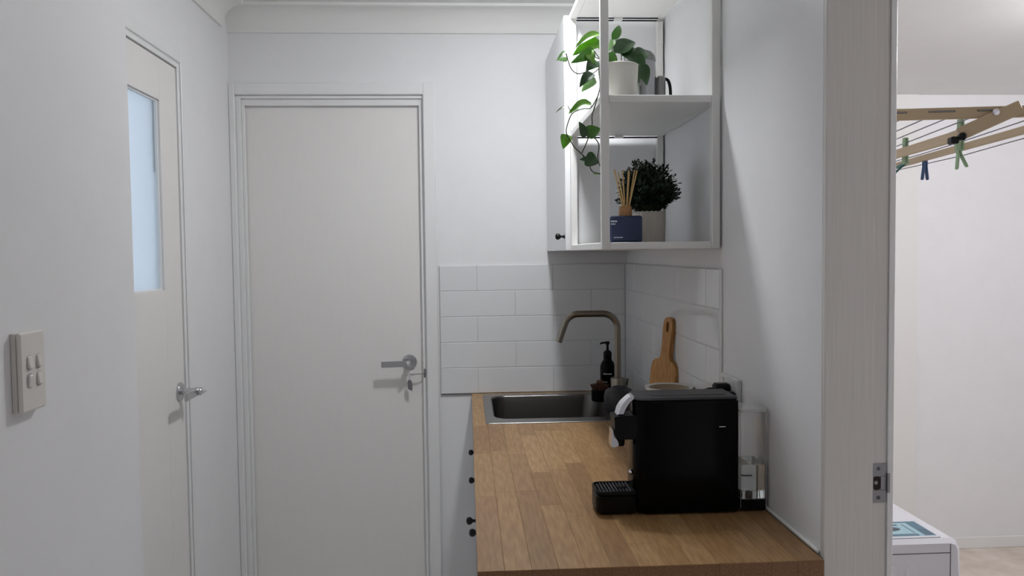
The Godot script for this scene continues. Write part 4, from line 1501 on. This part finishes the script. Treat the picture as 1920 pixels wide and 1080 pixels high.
func build_laundry() -> void:
	var t := thing("drying_rack", "beige folding clothes drying rack with grey lines, fixed high on the laundry wall", "drying rack", Vector3(0.3135, 1.76, 1.4206))
	t.rotation.y = -deg_to_rad(8.65)
	# local axes: x along the near bar, -z towards the far end
	var st := mb()
	span(st, Vector3(-0.194, -0.0245, -0.006), Vector3(0.95, 0.0, 0.006), 0.0015)
	var bar := part("end_bar", st, M.rack_beige, t)
	for k in 7:
		var sx := -0.008 + 0.101 * k
		st = mb()
		extrude(st, rounded(0.056, 0.0038, 0.0017), 0.0006, Transform3D(Basis.IDENTITY, Vector3(sx, -0.0085, 0.0058)))
		part("slot", st, M.slot_dark, bar)
		st = mb()
		tube(st, [Vector3(sx - 0.026, -0.0085, 0.0066), Vector3(sx + 0.026, -0.0085, 0.0066)], 0.0012, 6)
		part("cord_loop", st, M.wire_grey, bar)
	st = mb()
	span(st, Vector3(-0.10, -0.0245, -1.62), Vector3(0.470, 0.0, -1.608), 0.0015)
	part("end_bar", st, M.rack_beige, t)
	for u in [-0.061, -0.009, 0.040, 0.092, 0.141, 0.193, 0.242, 0.340, 0.464]:
		st = mb()
		var sag: float = 0.010 if u < 0.4 else 0.004
		if u > 0.4:
			sag = 0.016
		tube(st, [Vector3(u, -0.0085 - (0.010 if u > 0.4 else 0.0), -0.004), Vector3(u, -0.0085 - sag * 0.8, -0.45), Vector3(u, -0.0085 - sag, -0.72), Vector3(u, -0.0085 - sag * 0.7, -1.05), Vector3(u, -0.0085, -1.61)], 0.0016, 6)
		part("line", st, M.wire_grey, t)
	st = mb()
	span(st, Vector3(0.430, -0.0165, -1.608), Vector3(0.444, 0.0035, 0.10), 0.002)
	part("side_rail", st, M.rack_beige, t)
	# folding arms
	st = mb()
	var a := Vector3(0.1820, -0.0425, -0.55)
	var b := Vector3(0.1400, -0.0580, 0.000)
	tube_flat(st, a, b, 0.024, 0.009)
	part("folding_arm", st, M.rack_beige, t)
	st = mb()
	tube_flat(st, Vector3(0.1265, -0.0600, 0.0125), Vector3(0.2530, -0.0035, 0.0125), 0.029, 0.010)
	part("folding_arm", st, M.rack_beige, t)
	st = mb()
	lathe(st, [Vector2(0, 0), Vector2(0.0075, 0), Vector2(0.0075, 0.004), Vector2(0.005, 0.006), Vector2(0, 0.006)], 18, Transform3D(Basis(Vector3(1, 0, 0), Vector3(0, 0, 1), Vector3(0, -1, 0)), Vector3(0.1985, -0.0150, 0.0172)))
	tag(part("bolt", st, M.chrome, t), "silver pivot bolt")
	st = mb()
	box(st, Vector3(0.1130, -0.0735, 0.016), Vector3(0.017, 0.016, 0.024), 0.003)
	box(st, Vector3(0.1285, -0.0660, 0.022), Vector3(0.016, 0.0165, 0.020), 0.005)
	tag(part("clamp", st, M.black_plastic, t), "black plastic clamp")

	peg("pale green peg with splayed legs below the rack's black clamp", M.peg_sage, Vector3(0.8225, 1.754, 0.842), 0.1, 0.012, false, 0.22, 1.08)
	peg("dark blue peg hanging alone from the rack's lowest line", M.peg_blue, Vector3(0.890, 1.7490, 0.560), 0.1, 0.005, false, 0.0, 1.12)
	peg("green peg hanging through the lines behind the rack's arm, close to the doorway", M.peg_sage, Vector3(0.5690, 1.7450, 1.0072), 0.1, 0.002)
	peg("green peg mostly hidden behind the rack's arm, just above the black clamp", M.peg_sage, Vector3(0.5330, 1.7450, 1.3066), 0.2, 0.001)
	peg("teal peg lying slantwise beside the doorway at the rack's lower left", M.peg_teal, Vector3(0.8480, 1.7420, 0.510), 0.1, 0.004, false, -0.95)

	# top loading washer
	t = thing("washing_machine", "white washing machine with a teal instruction sticker on its lid", "washing machine", Vector3(0.49, -0.28, 0.62))
	var o := t.position
	st = mb()
	var prof := PackedVector2Array([Vector2(0.175, -0.26), Vector2(0.800, -0.26), Vector2(0.812, 0.30), Vector2(0.800, 0.575), Vector2(0.790, 0.594), Vector2(0.770, 0.602), Vector2(0.190, 0.602), Vector2(0.175, 0.590)])
	extrude(st, prof, 0.585, Transform3D(Basis.IDENTITY, Vector3(0, 0, 0.335) - o), 0.8, 0.012)
	part("casing", st, M.washer_white, t)
	st = mb()
	span(st, Vector3(0.20, 0.6015, 0.40) - o, Vector3(0.748, 0.6065, 0.905) - o, 0.003)
	var lid := part("lid", st, M.washer_white, t)
	# printed sticker lying on the lid: a pale sheet, darker ruled band and an oval
	st = mb()
	span(st, Vector3(0.44, 0.6064, 0.775) - o, Vector3(0.738, 0.6069, 0.897) - o, 0.0001)
	part("sticker", st, M.sticker_pale, lid)
	st = mb()
	span(st, Vector3(0.705, 0.6068, 0.776) - o, Vector3(0.738, 0.6072, 0.896) - o, 0.0001)
	span(st, Vector3(0.44, 0.6068, 0.776) - o, Vector3(0.705, 0.6072, 0.786) - o, 0.0001)
	span(st, Vector3(0.44, 0.6068, 0.880) - o, Vector3(0.690, 0.6072, 0.896) - o, 0.0001)
	part("sticker_band", st, M.sticker_teal, lid)
	st = mb()
	var ov := PackedVector2Array()
	for k in 32:
		ov.append(Vector2(cos(TAU * k / 32) * 0.046, sin(TAU * k / 32) * 0.020))
	extrude(st, ov, 0.0003, flat(Vector3(0.615, 0.6069, 0.836) - o))
	span(st, Vector3(0.52, 0.6068, 0.800) - o, Vector3(0.668, 0.6072, 0.809) - o, 0.0001)
	for k in 5:
		span(st, Vector3(0.709, 0.6070, 0.846 + k * 0.009) - o, Vector3(0.734, 0.6074, 0.849 + k * 0.009) - o, 0.0001)
	box(st, Vector3(0.686, 0.6070, 0.836) - o, Vector3(0.003, 0.0004, 0.075), 0.0001)
	part("sticker_print", st, M.sticker_dark, lid)
	st = mb()
	span(st, Vector3(0.19, 0.561, 0.9198) - o, Vector3(0.768, 0.5635, 0.9210) - o, 0.0004)
	span(st, Vector3(0.7655, -0.24, 0.9198) - o, Vector3(0.768, 0.588, 0.9210) - o, 0.0004)
	part("panel_seam", st, M.seam, t)
	for x in [0.588, 0.652]:
		st = mb()
		var ap := PackedVector2Array()
		for k in 13:
			var an := PI * k / 12
			ap.append(Vector2(cos(an) * 0.022, 0.505 + sin(an) * 0.024))
		ap.append_array([Vector2(-0.022, 0.30), Vector2(0.022, 0.30)])
		extrude(st, ap, 0.007, Transform3D(Basis.IDENTITY, Vector3(x, 0, 0.9165) - o), 0.7, 0.004)
		part("raised_rib", st, M.washer_white, t)

	dome_light("round white dome light on the laundry ceiling", Vector3(1.75, 2.315, 0.75))


# flat bar between two points, upright, height h and thickness w
func tube_flat(st: SurfaceTool, a: Vector3, b: Vector3, h: float, w: float) -> void:
	var d := b - a
	var z := d.normalized()
	var x := Vector3.UP.cross(z).normalized()
	var y := z.cross(x)
	box(st, (a + b) / 2, Vector3(w, h, d.length()), 0.002, Basis(x, y, z))
